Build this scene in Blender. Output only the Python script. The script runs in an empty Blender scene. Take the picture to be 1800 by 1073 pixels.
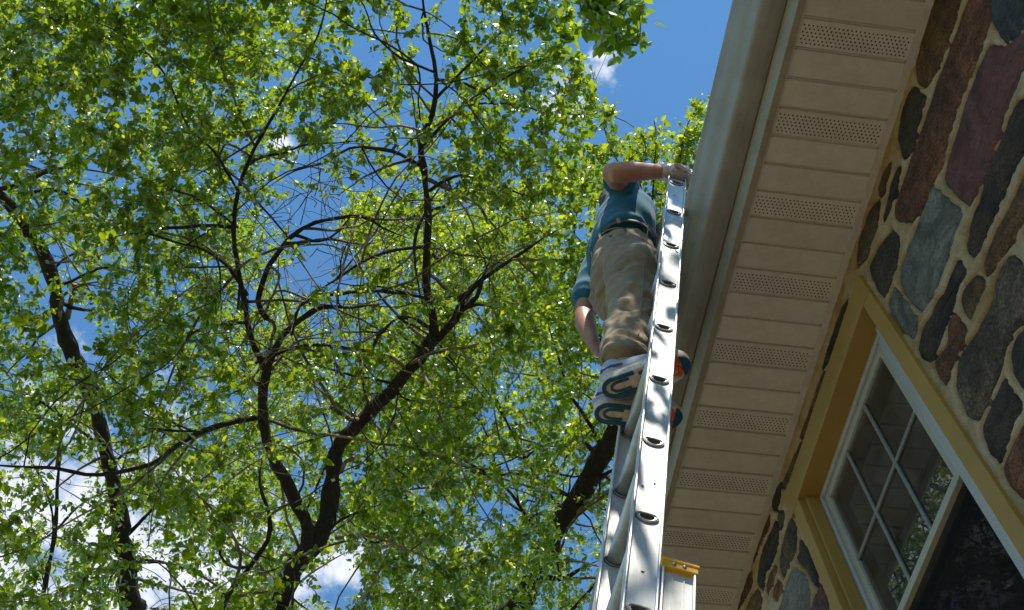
import bpy, bmesh, math, random
import numpy as np
from mathutils import Vector, Matrix, noise as mnoise
from mathutils.kdtree import KDTree

random.seed(7)
rng = np.random.default_rng(7)
SC = bpy.context.scene
COL = SC.collection

# ------------------------------------------------------------------ camera
# world: X towards the house, Y along the eave (away), Z up; camera at the origin, 1.5 m above the ground
RC = np.array([[0.98940996, -0.14078109, -0.03533584],
               [-0.10553339, -0.86487236, 0.49077337],
               [-0.09965261, -0.48184695, -0.87057043]])
FPX = 1959.9
GROUND = -1.5
cam_d = bpy.data.cameras.new('camera')
cam = bpy.data.objects.new('camera', cam_d)
COL.objects.link(cam)
cam.matrix_world = Matrix(RC.T.tolist()).to_4x4()
cam_d.sensor_width = 36.0
cam_d.lens = 36.0 * FPX / 1800.0
cam_d.clip_start = 0.05
cam_d.clip_end = 6000
SC.camera = cam

# ------------------------------------------------------------------ light
SUN = Vector((0.05, -0.50, 0.86)).normalized()
SUN_ELEV = math.asin(SUN.z)
SUN_ROT = math.atan2(SUN.x, SUN.y)
SC.view_settings.view_transform = 'Standard'
SC.view_settings.look = 'None'
SC.view_settings.gamma = 1.0
SC.view_settings.use_curve_mapping = False
SC.view_settings.exposure = 0.62
SC.cycles.max_bounces = 8
SC.cycles.transparent_max_bounces = 8
sun_d = bpy.data.lights.new('sun', 'SUN')
sun_d.energy = 4.8
sun_d.angle = math.radians(0.53)
sun_d.color = (1.0, 0.94, 0.82)
sun = bpy.data.objects.new('sun', sun_d)
COL.objects.link(sun)
sun.rotation_euler = SUN.to_track_quat('Z', 'Y').to_euler()
sun.location = SUN * 40

W = bpy.data.worlds.new('World')
SC.world = W
W.use_nodes = True
nt = W.node_tree
for n in list(nt.nodes):
    nt.nodes.remove(n)


def nn(t, kind, **kw):
    n = t.nodes.new(kind)
    for k, v in kw.items():
        setattr(n, k, v)
    return n


def px_ray(u, v):
    c = np.array([(u - 900.0) / FPX, -(v - 536.5) / FPX, -1.0])
    r = RC.T @ c
    return r / np.linalg.norm(r)


def at(u, v, d):
    return px_ray(u, v) * d


def onx(u, v, x):
    r = px_ray(u, v)
    return r * (x / r[0])


def onz(u, v, z):
    r = px_ray(u, v)
    return r * (z / r[2])


w_out = nn(nt, 'ShaderNodeOutputWorld')
w_bg = nn(nt, 'ShaderNodeBackground')
w_bg.inputs['Strength'].default_value = 0.15
sky = nn(nt, 'ShaderNodeTexSky', sky_type='NISHITA', sun_disc=False)
sky.sun_elevation = SUN_ELEV
sky.sun_rotation = SUN_ROT
sky.altitude = 0
sky.air_density = 1.0
sky.dust_density = 0.0
sky.ozone_density = 8.0
tc = nn(nt, 'ShaderNodeTexCoord')
nz = nn(nt, 'ShaderNodeTexNoise')
nz.inputs['Scale'].default_value = 9.0
nz.inputs['Detail'].default_value = 7.0
nz.inputs['Roughness'].default_value = 0.58
nt.links.new(tc.outputs['Generated'], nz.inputs['Vector'])


def wmath(op, a, b=None, c=None):
    m = nn(nt, 'ShaderNodeMath', operation=op)
    for i, x in enumerate((a, b, c)):
        if x is None:
            continue
        if isinstance(x, (int, float)):
            m.inputs[i].default_value = x
        else:
            nt.links.new(x, m.inputs[i])
    return m.outputs[0]


# cumulus clouds, each a direction and an angular radius
clouds = [(1056, 130, 0.021), (1058, 95, 0.016), (1000, 190, 0.026), (60, 900, 0.115), (190, 1040, 0.10), (600, 1000, 0.042),
          (-60, 1010, 0.14), (330, 1180, 0.2), (780, 1090, 0.06), (495, 258, 0.014), (-500, 700, 0.16), (250, -700, 0.2), (2600, 300, 0.25),
          (1000, 2300, 0.25), (-700, 1900, 0.3), (-1500, 300, 0.25)]
acc = None
for u, v, rad in clouds:
    dvec = px_ray(u, v)
    vm = nn(nt, 'ShaderNodeVectorMath', operation='DISTANCE')
    nt.links.new(tc.outputs['Generated'], vm.inputs[0])
    vm.inputs[1].default_value = tuple(dvec)
    val = wmath('SUBTRACT', 1.0, wmath('DIVIDE', vm.outputs['Value'], rad))
    val = wmath('MAXIMUM', val, -1.0)
    acc = val if acc is None else wmath('MAXIMUM', acc, val)
nz2 = nn(nt, 'ShaderNodeTexNoise')
nz2.inputs['Scale'].default_value = 34.0
nz2.inputs['Detail'].default_value = 6.0
nz2.inputs['Roughness'].default_value = 0.6
nt.links.new(tc.outputs['Generated'], nz2.inputs['Vector'])
dens = wmath('ADD', acc, wmath('MULTIPLY', wmath('SUBTRACT', nz.outputs['Fac'], 0.5), 2.2))
dens = wmath('ADD', dens, wmath('MULTIPLY', wmath('SUBTRACT', nz2.outputs['Fac'], 0.5), 2.6))
mr = nn(nt, 'ShaderNodeMapRange', interpolation_type='SMOOTHSTEP')
mr.inputs['From Min'].default_value = -0.1
mr.inputs['From Max'].default_value = 0.95
mr.inputs['To Max'].default_value = 0.9
nt.links.new(dens, mr.inputs['Value'])
mixc = nn(nt, 'ShaderNodeMix', data_type='RGBA')
nt.links.new(mr.outputs['Result'], mixc.inputs['Factor'])
tint = nn(nt, 'ShaderNodeMix', data_type='RGBA', blend_type='MULTIPLY')
tint.inputs['Factor'].default_value = 1.0
nt.links.new(sky.outputs['Color'], tint.inputs['A'])
tint.inputs['B'].default_value = (0.80, 1.06, 1.0, 1)
nt.links.new(tint.outputs['Result'], mixc.inputs['A'])
mixc.inputs['B'].default_value = (4.6, 4.75, 5.1, 1)
nt.links.new(mixc.outputs['Result'], w_bg.inputs['Color'])
nt.links.new(w_bg.outputs['Background'], w_out.inputs['Surface'])

# ------------------------------------------------------------------ helpers


def link(o, parent=None):
    COL.objects.link(o)
    if parent is not None:
        o.parent = parent
    return o


def tag(o, label=None, cat=None, group=None, kind=None):
    if label:
        o['label'] = label
    if cat:
        o['category'] = cat
    if group:
        o['group'] = group
    if kind:
        o['kind'] = kind
    return o


def empty(name, loc=(0, 0, 0), parent=None):
    o = bpy.data.objects.new(name, None)
    o.location = loc
    o.empty_display_size = 0.1
    return link(o, parent)


def mesh_obj(name, verts, faces, mat, parent=None, smooth=False, origin=None):
    me = bpy.data.meshes.new(name)
    verts = np.asarray(verts, dtype=float).reshape(-1, 3)
    if origin is not None:
        verts = verts - np.asarray(origin)
    me.from_pydata(verts.tolist(), [], [tuple(int(i) for i in f) for f in faces])
    me.update()
    if smooth:
        me.polygons.foreach_set('use_smooth', [True] * len(me.polygons))
    if mat is not None:
        me.materials.append(mat)
    o = bpy.data.objects.new(name, me)
    link(o, parent)
    if origin is not None:
        o.location = origin
    return o


class MB:
    """collects simple shapes into one mesh"""

    def __init__(self):
        self.v = []
        self.f = []

    def add(self, vs, fs):
        b = len(self.v)
        self.v += [tuple(map(float, p)) for p in vs]
        self.f += [tuple(b + i for i in f) for f in fs]

    def box(self, c0, c1, M=None):
        x0, y0, z0 = c0
        x1, y1, z1 = c1
        vs = [(x0, y0, z0), (x1, y0, z0), (x1, y1, z0), (x0, y1, z0), (x0, y0, z1), (x1, y0, z1), (x1, y1, z1), (x0, y1, z1)]
        if M is not None:
            vs = [M @ Vector(p) for p in vs]
        self.add(vs, [(0, 3, 2, 1), (4, 5, 6, 7), (0, 1, 5, 4), (1, 2, 6, 5), (2, 3, 7, 6), (3, 0, 4, 7)])

    def prism_y(self, prof, y0, y1):
        """profile of (x, z) points swept along Y, capped"""
        n = len(prof)
        self.add([(x, y0, z) for x, z in prof] + [(x, y1, z) for x, z in prof],
                 [(i, (i + 1) % n, n + (i + 1) % n, n + i) for i in range(n)] + [tuple(range(n))[::-1], tuple(range(n, 2 * n))])

    def tube(self, pts, rad, sides=8, cap=True):
        vs, fs = tube_geo(pts, rad, sides, cap)
        self.add(vs, fs)

    def build(self, name, mat, parent=None, smooth=False, bevel=0.0, origin=None):
        o = mesh_obj(name, self.v, self.f, mat, parent, smooth, origin)
        if bevel > 0:
            m = o.modifiers.new('bevel', 'BEVEL')
            m.width = bevel
            m.segments = 2
            m.limit_method = 'ANGLE'
            m.angle_limit = math.radians(40)
        return o


def tube_geo(pts, rad, sides=8, cap=True):
    P = np.asarray(pts, dtype=float)
    n = len(P)
    T = np.gradient(P, axis=0)
    T /= np.linalg.norm(T, axis=1)[:, None] + 1e-12
    ref = np.array([0.31, 0.17, 0.93])
    if abs(T[0] @ ref) > 0.9:
        ref = np.array([1.0, 0.1, 0.0])
    A = np.cross(T[0], ref)
    A /= np.linalg.norm(A)
    ang = np.arange(sides) * 2 * math.pi / sides
    ca, sa = np.cos(ang), np.sin(ang)
    vs = []
    for i in range(n):
        A = A - T[i] * (A @ T[i])
        A /= np.linalg.norm(A) + 1e-12
        B = np.cross(T[i], A)
        r = rad[i]
        vs.append(P[i] + r * (ca[:, None] * A + sa[:, None] * B))
    vs = np.concatenate(vs)
    fs = []
    for i in range(n - 1):
        for k in range(sides):
            k2 = (k + 1) % sides
            fs.append((i * sides + k, i * sides + k2, (i + 1) * sides + k2, (i + 1) * sides + k))
    if cap:
        fs.append(tuple(range(sides))[::-1])
        fs.append(tuple(range((n - 1) * sides, n * sides)))
    return vs, fs


def smooth_path(pts, step):
    """Catmull-Rom through pts (rows may carry extra columns)"""
    P = np.asarray(pts, dtype=float)
    if len(P) < 3:
        P = np.concatenate([P, P[-1:]]) if len(P) == 1 else P
    Q = np.concatenate([[2 * P[0] - P[1]], P, [2 * P[-1] - P[-2]]])
    out = []
    for i in range(1, len(Q) - 2):
        L = np.linalg.norm(Q[i + 1][:3] - Q[i][:3])
        m = max(2, int(L / step))
        for t in np.arange(m) / m:
            out.append(0.5 * ((2 * Q[i]) + (-Q[i - 1] + Q[i + 1]) * t + (2 * Q[i - 1] - 5 * Q[i] + 4 * Q[i + 1] - Q[i + 2]) * t * t
                              + (-Q[i - 1] + 3 * Q[i] - 3 * Q[i + 1] + Q[i + 2]) * t ** 3))
    out.append(Q[-2])
    return np.array(out)


# ------------------------------------------------------------------ materials


class NT:
    def __init__(self, name):
        self.m = bpy.data.materials.new(name)
        self.m.use_nodes = True
        self.t = self.m.node_tree
        self.b = self.t.nodes['Principled BSDF']
        self.co = self.t.nodes.new('ShaderNodeTexCoord').outputs['Object']

    def lk(self, a, b):
        self.t.links.new(a, b)

    def n(self, kind, **kw):
        return nn(self.t, kind, **kw)

    def mapping(self, scale=(1, 1, 1), src=None, loc=(0, 0, 0), rot=(0, 0, 0)):
        m = self.n('ShaderNodeMapping')
        m.inputs['Scale'].default_value = scale
        m.inputs['Location'].default_value = loc
        m.inputs['Rotation'].default_value = rot
        self.lk(src or self.co, m.inputs['Vector'])
        return m.outputs['Vector']

    def noise(self, scale, detail=5, rough=0.6, src=None, dist=0.0):
        x = self.n('ShaderNodeTexNoise')
        x.inputs['Scale'].default_value = scale
        x.inputs['Detail'].default_value = detail
        x.inputs['Roughness'].default_value = rough
        x.inputs['Distortion'].default_value = dist
        self.lk(src or self.co, x.inputs['Vector'])
        return x.outputs['Fac']

    def ramp(self, fac, stops):
        r = self.n('ShaderNodeValToRGB')
        e = r.color_ramp.elements
        while len(e) > 1:
            e.remove(e[-1])
        for i, (p, c) in enumerate(stops):
            k = e[0] if i == 0 else e.new(p)
            k.position = p
            k.color = (c[0], c[1], c[2], 1) if not isinstance(c, (int, float)) else (c, c, c, 1)
        self.lk(fac, r.inputs['Fac'])
        return r.outputs['Color']

    def mix(self, fac, a, b, mode='MIX'):
        x = self.n('ShaderNodeMix', data_type='RGBA', blend_type=mode)
        for s, val in (('Factor', fac), ('A', a), ('B', b)):
            if isinstance(val, (int, float)):
                x.inputs[s].default_value = val
            elif isinstance(val, tuple):
                x.inputs[s].default_value = (*val, 1)
            else:
                self.lk(val, x.inputs[s])
        return x.outputs['Result']

    def math(self, op, a, b=0.0):
        x = self.n('ShaderNodeMath', operation=op)
        for i, val in enumerate((a, b)):
            if isinstance(val, (int, float)):
                x.inputs[i].default_value = val
            else:
                self.lk(val, x.inputs[i])
        return x.outputs[0]

    def bump(self, h, strength=0.5, dist=0.01):
        x = self.n('ShaderNodeBump')
        x.inputs['Strength'].default_value = strength
        x.inputs['Distance'].default_value = dist
        self.lk(h, x.inputs['Height'])
        self.lk(x.outputs['Normal'], self.b.inputs['Normal'])

    def col(self, c):
        if isinstance(c, tuple):
            self.b.inputs['Base Color'].default_value = (*c, 1)
        else:
            self.lk(c, self.b.inputs['Base Color'])

    def set(self, **kw):
        for k, v in kw.items():
            k = k.replace('_', ' ')
            if isinstance(v, (int, float)):
                self.b.inputs[k].default_value = v
            else:
                self.lk(v, self.b.inputs[k])
        return self


def m_bark():
    t = NT('bark')
    v = t.mapping((1, 1, 0.35))
    n1 = t.noise(9, 8, 0.7, v, 0.6)
    n2 = t.noise(55, 6, 0.7, v)
    t.col(t.ramp(t.mix(0.4, n1, n2), [(0.3, (0.012, 0.009, 0.007)), (0.52, (0.036, 0.027, 0.020)), (0.72, (0.10, 0.078, 0.056))]))
    t.set(Roughness=0.95)
    t.bump(t.mix(0.5, n1, n2), 0.9, 0.03)
    return t.m


def m_twig():
    t = NT('twig_bark')
    n1 = t.noise(3, 4, 0.6)
    t.col(t.ramp(n1, [(0.35, (0.05, 0.035, 0.024)), (0.52, (0.15, 0.11, 0.075)), (0.66, (0.36, 0.30, 0.23))]))
    t.set(Roughness=0.85)
    return t.m


def m_deadwood():
    t = NT('dead_wood')
    n1 = t.noise(12, 6, 0.65)
    t.col(t.ramp(n1, [(0.3, (0.10, 0.065, 0.04)), (0.6, (0.3, 0.21, 0.13)), (0.8, (0.42, 0.32, 0.22))]))
    t.set(Roughness=0.9)
    t.bump(n1, 0.5, 0.01)
    return t.m


def m_leaf(name, c_dark, c_mid, c_lit, t_mid, t_lit):
    """leaf blade: reflection + transmission, colour varied leaf by leaf"""
    t = NT(name)
    t.t.nodes.remove(t.b)
    out = t.t.nodes['Material Output']
    a = t.n('ShaderNodeAttribute', attribute_name='tone')
    oi = t.n('ShaderNodeObjectInfo')
    val = t.math('ADD', a.outputs['Fac'], t.math('MULTIPLY', t.math('SUBTRACT', oi.outputs['Random'], 0.5), 0.0))
    dcol = t.ramp(val, [(0.0, c_dark), (0.5, c_mid), (1.0, c_lit)])
    tcol = t.ramp(val, [(0.0, t_mid), (0.6, t_mid), (1.0, t_lit)])
    d = t.n('ShaderNodeBsdfDiffuse')
    t.lk(dcol, d.inputs['Color'])
    tr = t.n('ShaderNodeBsdfTranslucent')
    t.lk(tcol, tr.inputs['Color'])
    g = t.n('ShaderNodeBsdfGlossy')
    g.inputs['Roughness'].default_value = 0.5
    g.inputs['Color'].default_value = (0.8, 0.85, 0.75, 1)
    add = t.n('ShaderNodeAddShader')
    t.lk(d.outputs[0], add.inputs[0])
    t.lk(tr.outputs[0], add.inputs[1])
    lw = t.n('ShaderNodeFresnel')
    lw.inputs['IOR'].default_value = 1.4
    mx = t.n('ShaderNodeMixShader')
    t.lk(t.math('MULTIPLY', lw.outputs[0], 0.36), mx.inputs[0])
    t.lk(add.outputs[0], mx.inputs[1])
    t.lk(g.outputs[0], mx.inputs[2])
    t.lk(mx.outputs[0], out.inputs['Surface'])
    return t.m


def m_stone(name, c0, c1, c2, rough=0.85, scale=14):
    t = NT(name)
    oi = t.n('ShaderNodeObjectInfo')
    v = t.n('ShaderNodeVectorMath', operation='ADD')
    t.lk(t.co, v.inputs[0])
    t.lk(oi.outputs['Location'], v.inputs[1])
    src = v.outputs[0]
    n1 = t.noise(scale, 9, 0.78, t.mapping((1, 0.45, 1), src), 1.2)
    n4 = t.noise(scale * 3.4, 8, 0.8, t.mapping((1, 0.6, 1), src), 0.6)
    n2 = t.noise(scale * 11, 6, 0.8, src)
    n3 = t.noise(scale * 0.4, 5, 0.65, src, 1.0)
    grain = t.mix(0.5, t.mix(0.55, n1, n4), n2)
    base = t.ramp(grain, [(0.34, tuple(x * 0.55 for x in c0)), (0.46, c0), (0.53, c1), (0.62, c2), (0.7, tuple(min(1, x * 1.5) for x in c2))])
    dark = t.ramp(n3, [(0.38, 0.40), (0.58, 1.2)])
    pale = t.ramp(n4, [(0.64, 0.0), (0.74, 0.45)])
    col = t.mix(1.0, base, dark, 'MULTIPLY')
    t.col(t.mix(pale, col, (0.20, 0.15, 0.095)))
    t.set(Roughness=rough)
    vor = t.n('ShaderNodeTexVoronoi', feature='DISTANCE_TO_EDGE')
    vor.inputs['Scale'].default_value = scale * 1.6
    t.lk(t.mapping((1, 0.5, 1), src), vor.inputs['Vector'])
    crack = t.ramp(vor.outputs['Distance'], [(0.0, 0.0), (0.05, 1.0)])
    t.bump(t.mix(0.25, grain, crack), 1.0, 0.03)
    return t.m


def m_mortar():
    t = NT('mortar')
    n1 = t.noise(6, 6, 0.65)
    n2 = t.noise(160, 5, 0.75)
    n3 = t.noise(25, 6, 0.7)
    c = t.ramp(n1, [(0.3, (0.25, 0.15, 0.052)), (0.5, (0.36, 0.24, 0.115)), (0.72, (0.43, 0.34, 0.225))])
    c2 = t.ramp(n3, [(0.3, 0.72), (0.55, 1.0)])
    c3 = t.ramp(n2, [(0.3, 0.75), (0.5, 1.0), (0.8, 1.1)])
    t.col(t.mix(1.0, t.mix(1.0, c, c2, 'MULTIPLY'), c3, 'MULTIPLY'))
    t.set(Roughness=0.95)
    t.bump(t.mix(0.5, n2, n3), 0.6, 0.008)
    return t.m


def m_siding(name, c, dirt, rough=0.45, amount=0.5):
    """painted aluminium or vinyl with grime"""
    t = NT(name)
    n1 = t.noise(5, 7, 0.68, None, 0.4)
    n2 = t.noise(45, 5, 0.7)
    n3 = t.noise(160, 3, 0.7)
    f = t.ramp(t.mix(0.35, n1, n2), [(0.42, 0.0), (0.75, amount)])
    sp = t.ramp(n3, [(0.70, 0.0), (0.78, 0.35)])
    cc = t.mix(f, c, dirt)
    oi = t.n('ShaderNodeObjectInfo')
    cc = t.mix(1.0, cc, t.ramp(oi.outputs['Random'], [(0.0, 0.88), (1.0, 1.0)]), 'MULTIPLY')
    t.col(t.mix(sp, cc, dirt))
    t.set(Roughness=t.ramp(n1, [(0.3, rough - 0.08), (0.7, rough + 0.2)]))
    t.bump(n2, 0.12, 0.004)
    return t.m


def m_gutter():
    t = NT('gutter_aluminium')
    v = t.mapping((30, 1.2, 30))
    st = t.noise(1.0, 6, 0.7, v)
    n1 = t.noise(7, 6, 0.65)
    n2 = t.noise(90, 4, 0.7)
    c = t.ramp(t.mix(0.5, st, n1), [(0.3, (0.185, 0.165, 0.128)), (0.5, (0.265, 0.247, 0.208)), (0.7, (0.32, 0.306, 0.275))])
    sp = t.ramp(n2, [(0.62, 0.0), (0.75, 0.5)])
    t.col(t.mix(sp, c, (0.10, 0.075, 0.05)))
    t.set(Roughness=0.42)
    t.bump(n2, 0.15, 0.004)
    return t.m


def m_aluminium():
    t = NT('ladder_aluminium')
    v = t.mapping((60, 60, 2))
    br = t.noise(1.0, 5, 0.7, v)
    n1 = t.noise(14, 6, 0.7)
    n2 = t.noise(60, 5, 0.75)
    smear = t.noise(5.5, 6, 0.7, None, 1.2)
    f = t.ramp(smear, [(0.50, 0.0), (0.70, 0.65)])
    sp = t.ramp(n2, [(0.62, 0.0), (0.72, 0.7)])
    c = t.ramp(t.mix(0.4, br, n1), [(0.3, (0.50, 0.49, 0.47)), (0.7, (0.66, 0.655, 0.64))])
    c = t.mix(f, c, (0.26, 0.24, 0.21))
    t.col(t.mix(sp, c, (0.2, 0.17, 0.13)))
    t.set(Roughness=t.ramp(n1, [(0.3, 0.42), (0.7, 0.62)]), Metallic=0.55)
    t.bump(t.mix(0.5, br, n2), 0.12, 0.003)
    return t.m


def m_plain(name, c, rough=0.6, metal=0.0, var=0.15, scale=30, bump=0.1):
    t = NT(name)
    n1 = t.noise(scale, 6, 0.65)
    lo = tuple(x * (1 - var) for x in c)
    hi = tuple(min(1, x * (1 + var)) for x in c)
    t.col(t.ramp(n1, [(0.3, lo), (0.7, hi)]))
    t.set(Roughness=rough, Metallic=metal)
    if bump:
        t.bump(n1, bump, 0.004)
    return t.m


def m_trim():
    t = NT('ochre_trim_paint')
    n1 = t.noise(3.5, 6, 0.6)
    n2 = t.noise(70, 5, 0.7, t.mapping((1, 0.15, 0.15)))
    c = t.ramp(n1, [(0.3, (0.265, 0.145, 0.025)), (0.7, (0.33, 0.195, 0.040))])
    sp = t.ramp(t.noise(150, 3, 0.7), [(0.72, 0.0), (0.8, 0.4)])
    t.col(t.mix(sp, c, (0.16, 0.09, 0.03)))
    t.set(Roughness=0.55)
    t.bump(n2, 0.12, 0.003)
    return t.m


def m_cloth(name, c0, c1, weave=420, soft=9.0):
    t = NT(name)
    n1 = t.noise(soft, 5, 0.6)
    w1 = t.noise(weave, 2, 0.5)
    c = t.ramp(t.mix(0.3, n1, w1), [(0.3, c0), (0.68, c1)])
    t.col(c)
    t.set(Roughness=0.92)
    t.b.inputs['Sheen Weight'].default_value = 0.12
    t.bump(t.mix(0.5, n1, w1), 0.25, 0.004)
    return t.m


def m_skin():
    t = NT('skin')
    n1 = t.noise(18, 6, 0.65)
    n2 = t.noise(120, 4, 0.7)
    c = t.ramp(n1, [(0.3, (0.29, 0.12, 0.065)), (0.55, (0.36, 0.165, 0.092)), (0.75, (0.43, 0.225, 0.135))])
    t.col(c)
    t.set(Roughness=0.5)
    t.b.inputs['Subsurface Weight'].default_value = 0.08
    t.b.inputs['Subsurface Radius'].default_value = (0.012, 0.005, 0.003)
    t.bump(n2, 0.25, 0.003)
    return t.m


def m_glass(name, tint=(0.9, 0.94, 0.92), dirt=0.06):
    t = NT(name)
    t.t.nodes.remove(t.b)
    out = t.t.nodes['Material Output']
    g = t.n('ShaderNodeBsdfGlossy')
    g.inputs['Roughness'].default_value = 0.01
    tr = t.n('ShaderNodeBsdfTransparent')
    tr.inputs['Color'].default_value = (*tint, 1)
    df = t.n('ShaderNodeBsdfDiffuse')
    df.inputs['Color'].default_value = (0.35, 0.32, 0.27, 1)
    fr = t.n('ShaderNodeFresnel')
    fr.inputs['IOR'].default_value = 1.75
    m1 = t.n('ShaderNodeMixShader')
    t.lk(t.ramp(t.noise(6, 6, 0.7), [(0.35, dirt * 0.3), (0.7, dirt * 1.6)]), m1.inputs[0])
    t.lk(tr.outputs[0], m1.inputs[1])
    t.lk(df.outputs[0], m1.inputs[2])
    m2 = t.n('ShaderNodeMixShader')
    t.lk(fr.outputs[0], m2.inputs[0])
    t.lk(m1.outputs[0], m2.inputs[1])
    t.lk(g.outputs[0], m2.inputs[2])
    t.lk(m2.outputs[0], out.inputs['Surface'])
    return t.m


def m_screen():
    """charcoal fly screen: fine mesh, partly see-through"""
    t = NT('fly_screen')
    t.t.nodes.remove(t.b)
    out = t.t.nodes['Material Output']
    d = t.n('ShaderNodeBsdfDiffuse')
    d.inputs['Color'].default_value = (0.018, 0.017, 0.016, 1)
    tr = t.n('ShaderNodeBsdfTransparent')
    mx = t.n('ShaderNodeMixShader')
    t.lk(t.ramp(t.noise(4, 4, 0.6), [(0.3, 0.38), (0.7, 0.5)]), mx.inputs[0])
    t.lk(tr.outputs[0], mx.inputs[1])
    t.lk(d.outputs[0], mx.inputs[2])
    t.lk(mx.outputs[0], out.inputs['Surface'])
    return t.m


def m_film():
    """thin clear plastic of the glove"""
    t = NT('clear_plastic_film')
    t.t.nodes.remove(t.b)
    out = t.t.nodes['Material Output']
    g = t.n('ShaderNodeBsdfGlossy')
    g.inputs['Roughness'].default_value = 0.22
    df = t.n('ShaderNodeBsdfTranslucent')
    df.inputs['Color'].default_value = (0.85, 0.82, 0.8, 1)
    d2 = t.n('ShaderNodeBsdfDiffuse')
    d2.inputs['Color'].default_value = (0.8, 0.78, 0.77, 1)
    ad = t.n('ShaderNodeMixShader')
    ad.inputs[0].default_value = 0.5
    t.lk(df.outputs[0], ad.inputs[1])
    t.lk(d2.outputs[0], ad.inputs[2])
    tr = t.n('ShaderNodeBsdfTransparent')
    lw = t.n('ShaderNodeLayerWeight')
    lw.inputs['Blend'].default_value = 0.45
    m1 = t.n('ShaderNodeMixShader')
    t.lk(t.ramp(t.noise(55, 4, 0.7, None, 1.5), [(0.3, 0.5), (0.6, 1.0)]), m1.inputs[0])
    t.lk(tr.outputs[0], m1.inputs[1])
    t.lk(ad.outputs[0], m1.inputs[2])
    m2 = t.n('ShaderNodeMixShader')
    t.lk(t.math('MULTIPLY', lw.outputs['Facing'], 0.35), m2.inputs[0])
    t.lk(m1.outputs[0], m2.inputs[1])
    t.lk(g.outputs[0], m2.inputs[2])
    t.lk(m2.outputs[0], out.inputs['Surface'])
    return t.m


def m_ground():
    t = NT('lawn')
    n1 = t.noise(0.6, 6, 0.6)
    n2 = t.noise(14, 6, 0.7)
    t.col(t.ramp(t.mix(0.5, n1, n2), [(0.3, (0.06, 0.062, 0.02)), (0.55, (0.13, 0.12, 0.05)), (0.75, (0.22, 0.18, 0.10))]))
    t.set(Roughness=1.0)
    t.bump(n2, 0.6, 0.05)
    return t.m


BARK = m_bark()
TWIG = m_twig()
DEAD = m_deadwood()
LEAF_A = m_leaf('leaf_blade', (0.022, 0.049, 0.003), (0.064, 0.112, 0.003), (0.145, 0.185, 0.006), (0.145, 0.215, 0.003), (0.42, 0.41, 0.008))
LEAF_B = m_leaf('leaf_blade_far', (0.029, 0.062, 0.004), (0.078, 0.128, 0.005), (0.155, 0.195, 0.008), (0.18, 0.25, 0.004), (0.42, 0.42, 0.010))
MORTAR = m_mortar()
SOFFIT = m_siding('soffit_vinyl', (0.57, 0.505, 0.43), (0.27, 0.215, 0.155), 0.5, 0.55)
SOFFIT_TRIM = m_siding('soffit_trim', (0.55, 0.475, 0.39), (0.25, 0.195, 0.135), 0.5, 0.6)
GUTTER = m_gutter()
FASCIA = m_siding('fascia_aluminium', (0.33, 0.265, 0.175), (0.16, 0.125, 0.08), 0.65, 0.8)
ALU = m_aluminium()
ALU_DK = m_plain('rung_collar_metal', (0.20, 0.195, 0.19), 0.45, 0.7, 0.25, 60)
ALU_IN = m_plain('rung_inside_shade', (0.07, 0.068, 0.065), 0.8, 0.0, 0.3, 60)  # shade inside the hollow rungs, put into the inner-face colour
YELLOW = m_plain('yellow_plastic', (0.62, 0.30, 0.012), 0.45, 0.0, 0.15, 40)
RIVET = m_plain('rivet_steel', (0.35, 0.34, 0.33), 0.4, 0.8, 0.2, 80)
TRIM = m_trim()
VINYL = m_siding('window_vinyl', (0.42, 0.41, 0.385), (0.26, 0.235, 0.19), 0.4, 0.6)
SASH = m_siding('sash_paint', (0.38, 0.355, 0.28), (0.23, 0.205, 0.145), 0.45, 0.6)
MUNTIN = m_plain('muntin_vinyl', (0.17, 0.16, 0.135), 0.5, 0.0, 0.1, 30)
GLASS = m_glass('window_glass', (0.85, 0.88, 0.84), 0.12)
SCREEN = m_screen()
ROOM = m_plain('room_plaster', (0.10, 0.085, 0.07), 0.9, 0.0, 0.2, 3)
SHINGLE = m_plain('roof_shingle', (0.06, 0.055, 0.05), 0.95, 0.0, 0.4, 60, 0.6)
SKIN = m_skin()
SHIRT = m_cloth('teal_tshirt', (0.006, 0.070, 0.118), (0.013, 0.112, 0.175))
CHINO = m_cloth('khaki_cloth', (0.15, 0.10, 0.054), (0.27, 0.192, 0.115))
BELT = m_plain('belt_leather', (0.035, 0.03, 0.028), 0.6, 0.0, 0.3, 60)
SHOE = m_cloth('shoe_mesh', (0.25, 0.255, 0.32), (0.42, 0.42, 0.46), 300, 20)
NAVY = m_plain('shoe_navy', (0.05, 0.065, 0.2), 0.7, 0.0, 0.2, 60)
SOLE = m_plain('sole_foam', (0.55, 0.45, 0.35), 0.75, 0.0, 0.3, 50, 0.4)
TREAD = m_plain('sole_rubber_teal', (0.008, 0.068, 0.11), 0.6, 0.0, 0.3, 60, 0.4)
TREAD_O = m_plain('sole_rubber_orange', (0.62, 0.075, 0.02), 0.6, 0.0, 0.15, 60, 0.3)
HAIR = m_plain('hair', (0.06, 0.045, 0.035), 0.6, 0.0, 0.5, 120, 0.6)
FILM = m_film()
ORANGE = m_plain('orange_cuff', (0.75, 0.16, 0.015), 0.6, 0.0, 0.15, 50)
BUTTON = m_plain('button_plastic', (0.03, 0.028, 0.025), 0.4, 0.0, 0.2, 50)
LAWN = m_ground()

# ------------------------------------------------------------------ ground
g = MB()
g.add([(-1500, -1500, GROUND), (1500, -1500, GROUND), (1500, 1500, GROUND), (-1500, 1500, GROUND)], [(0, 1, 2, 3)])
tag(g.build('ground', LAWN), kind='structure')

CONC = m_plain('bounce_concrete', (0.34, 0.305, 0.255), 0.9, 0.0, 0.2, 6, 0.3)
g = MB()
g.box((-1.4, -5.0, GROUND - 0.1), (1.58, 9.5, GROUND + 0.03))  # unseen slab along the wall, added to bounce warm light onto the soffit
tag(g.build('path', CONC), kind='structure')

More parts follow.
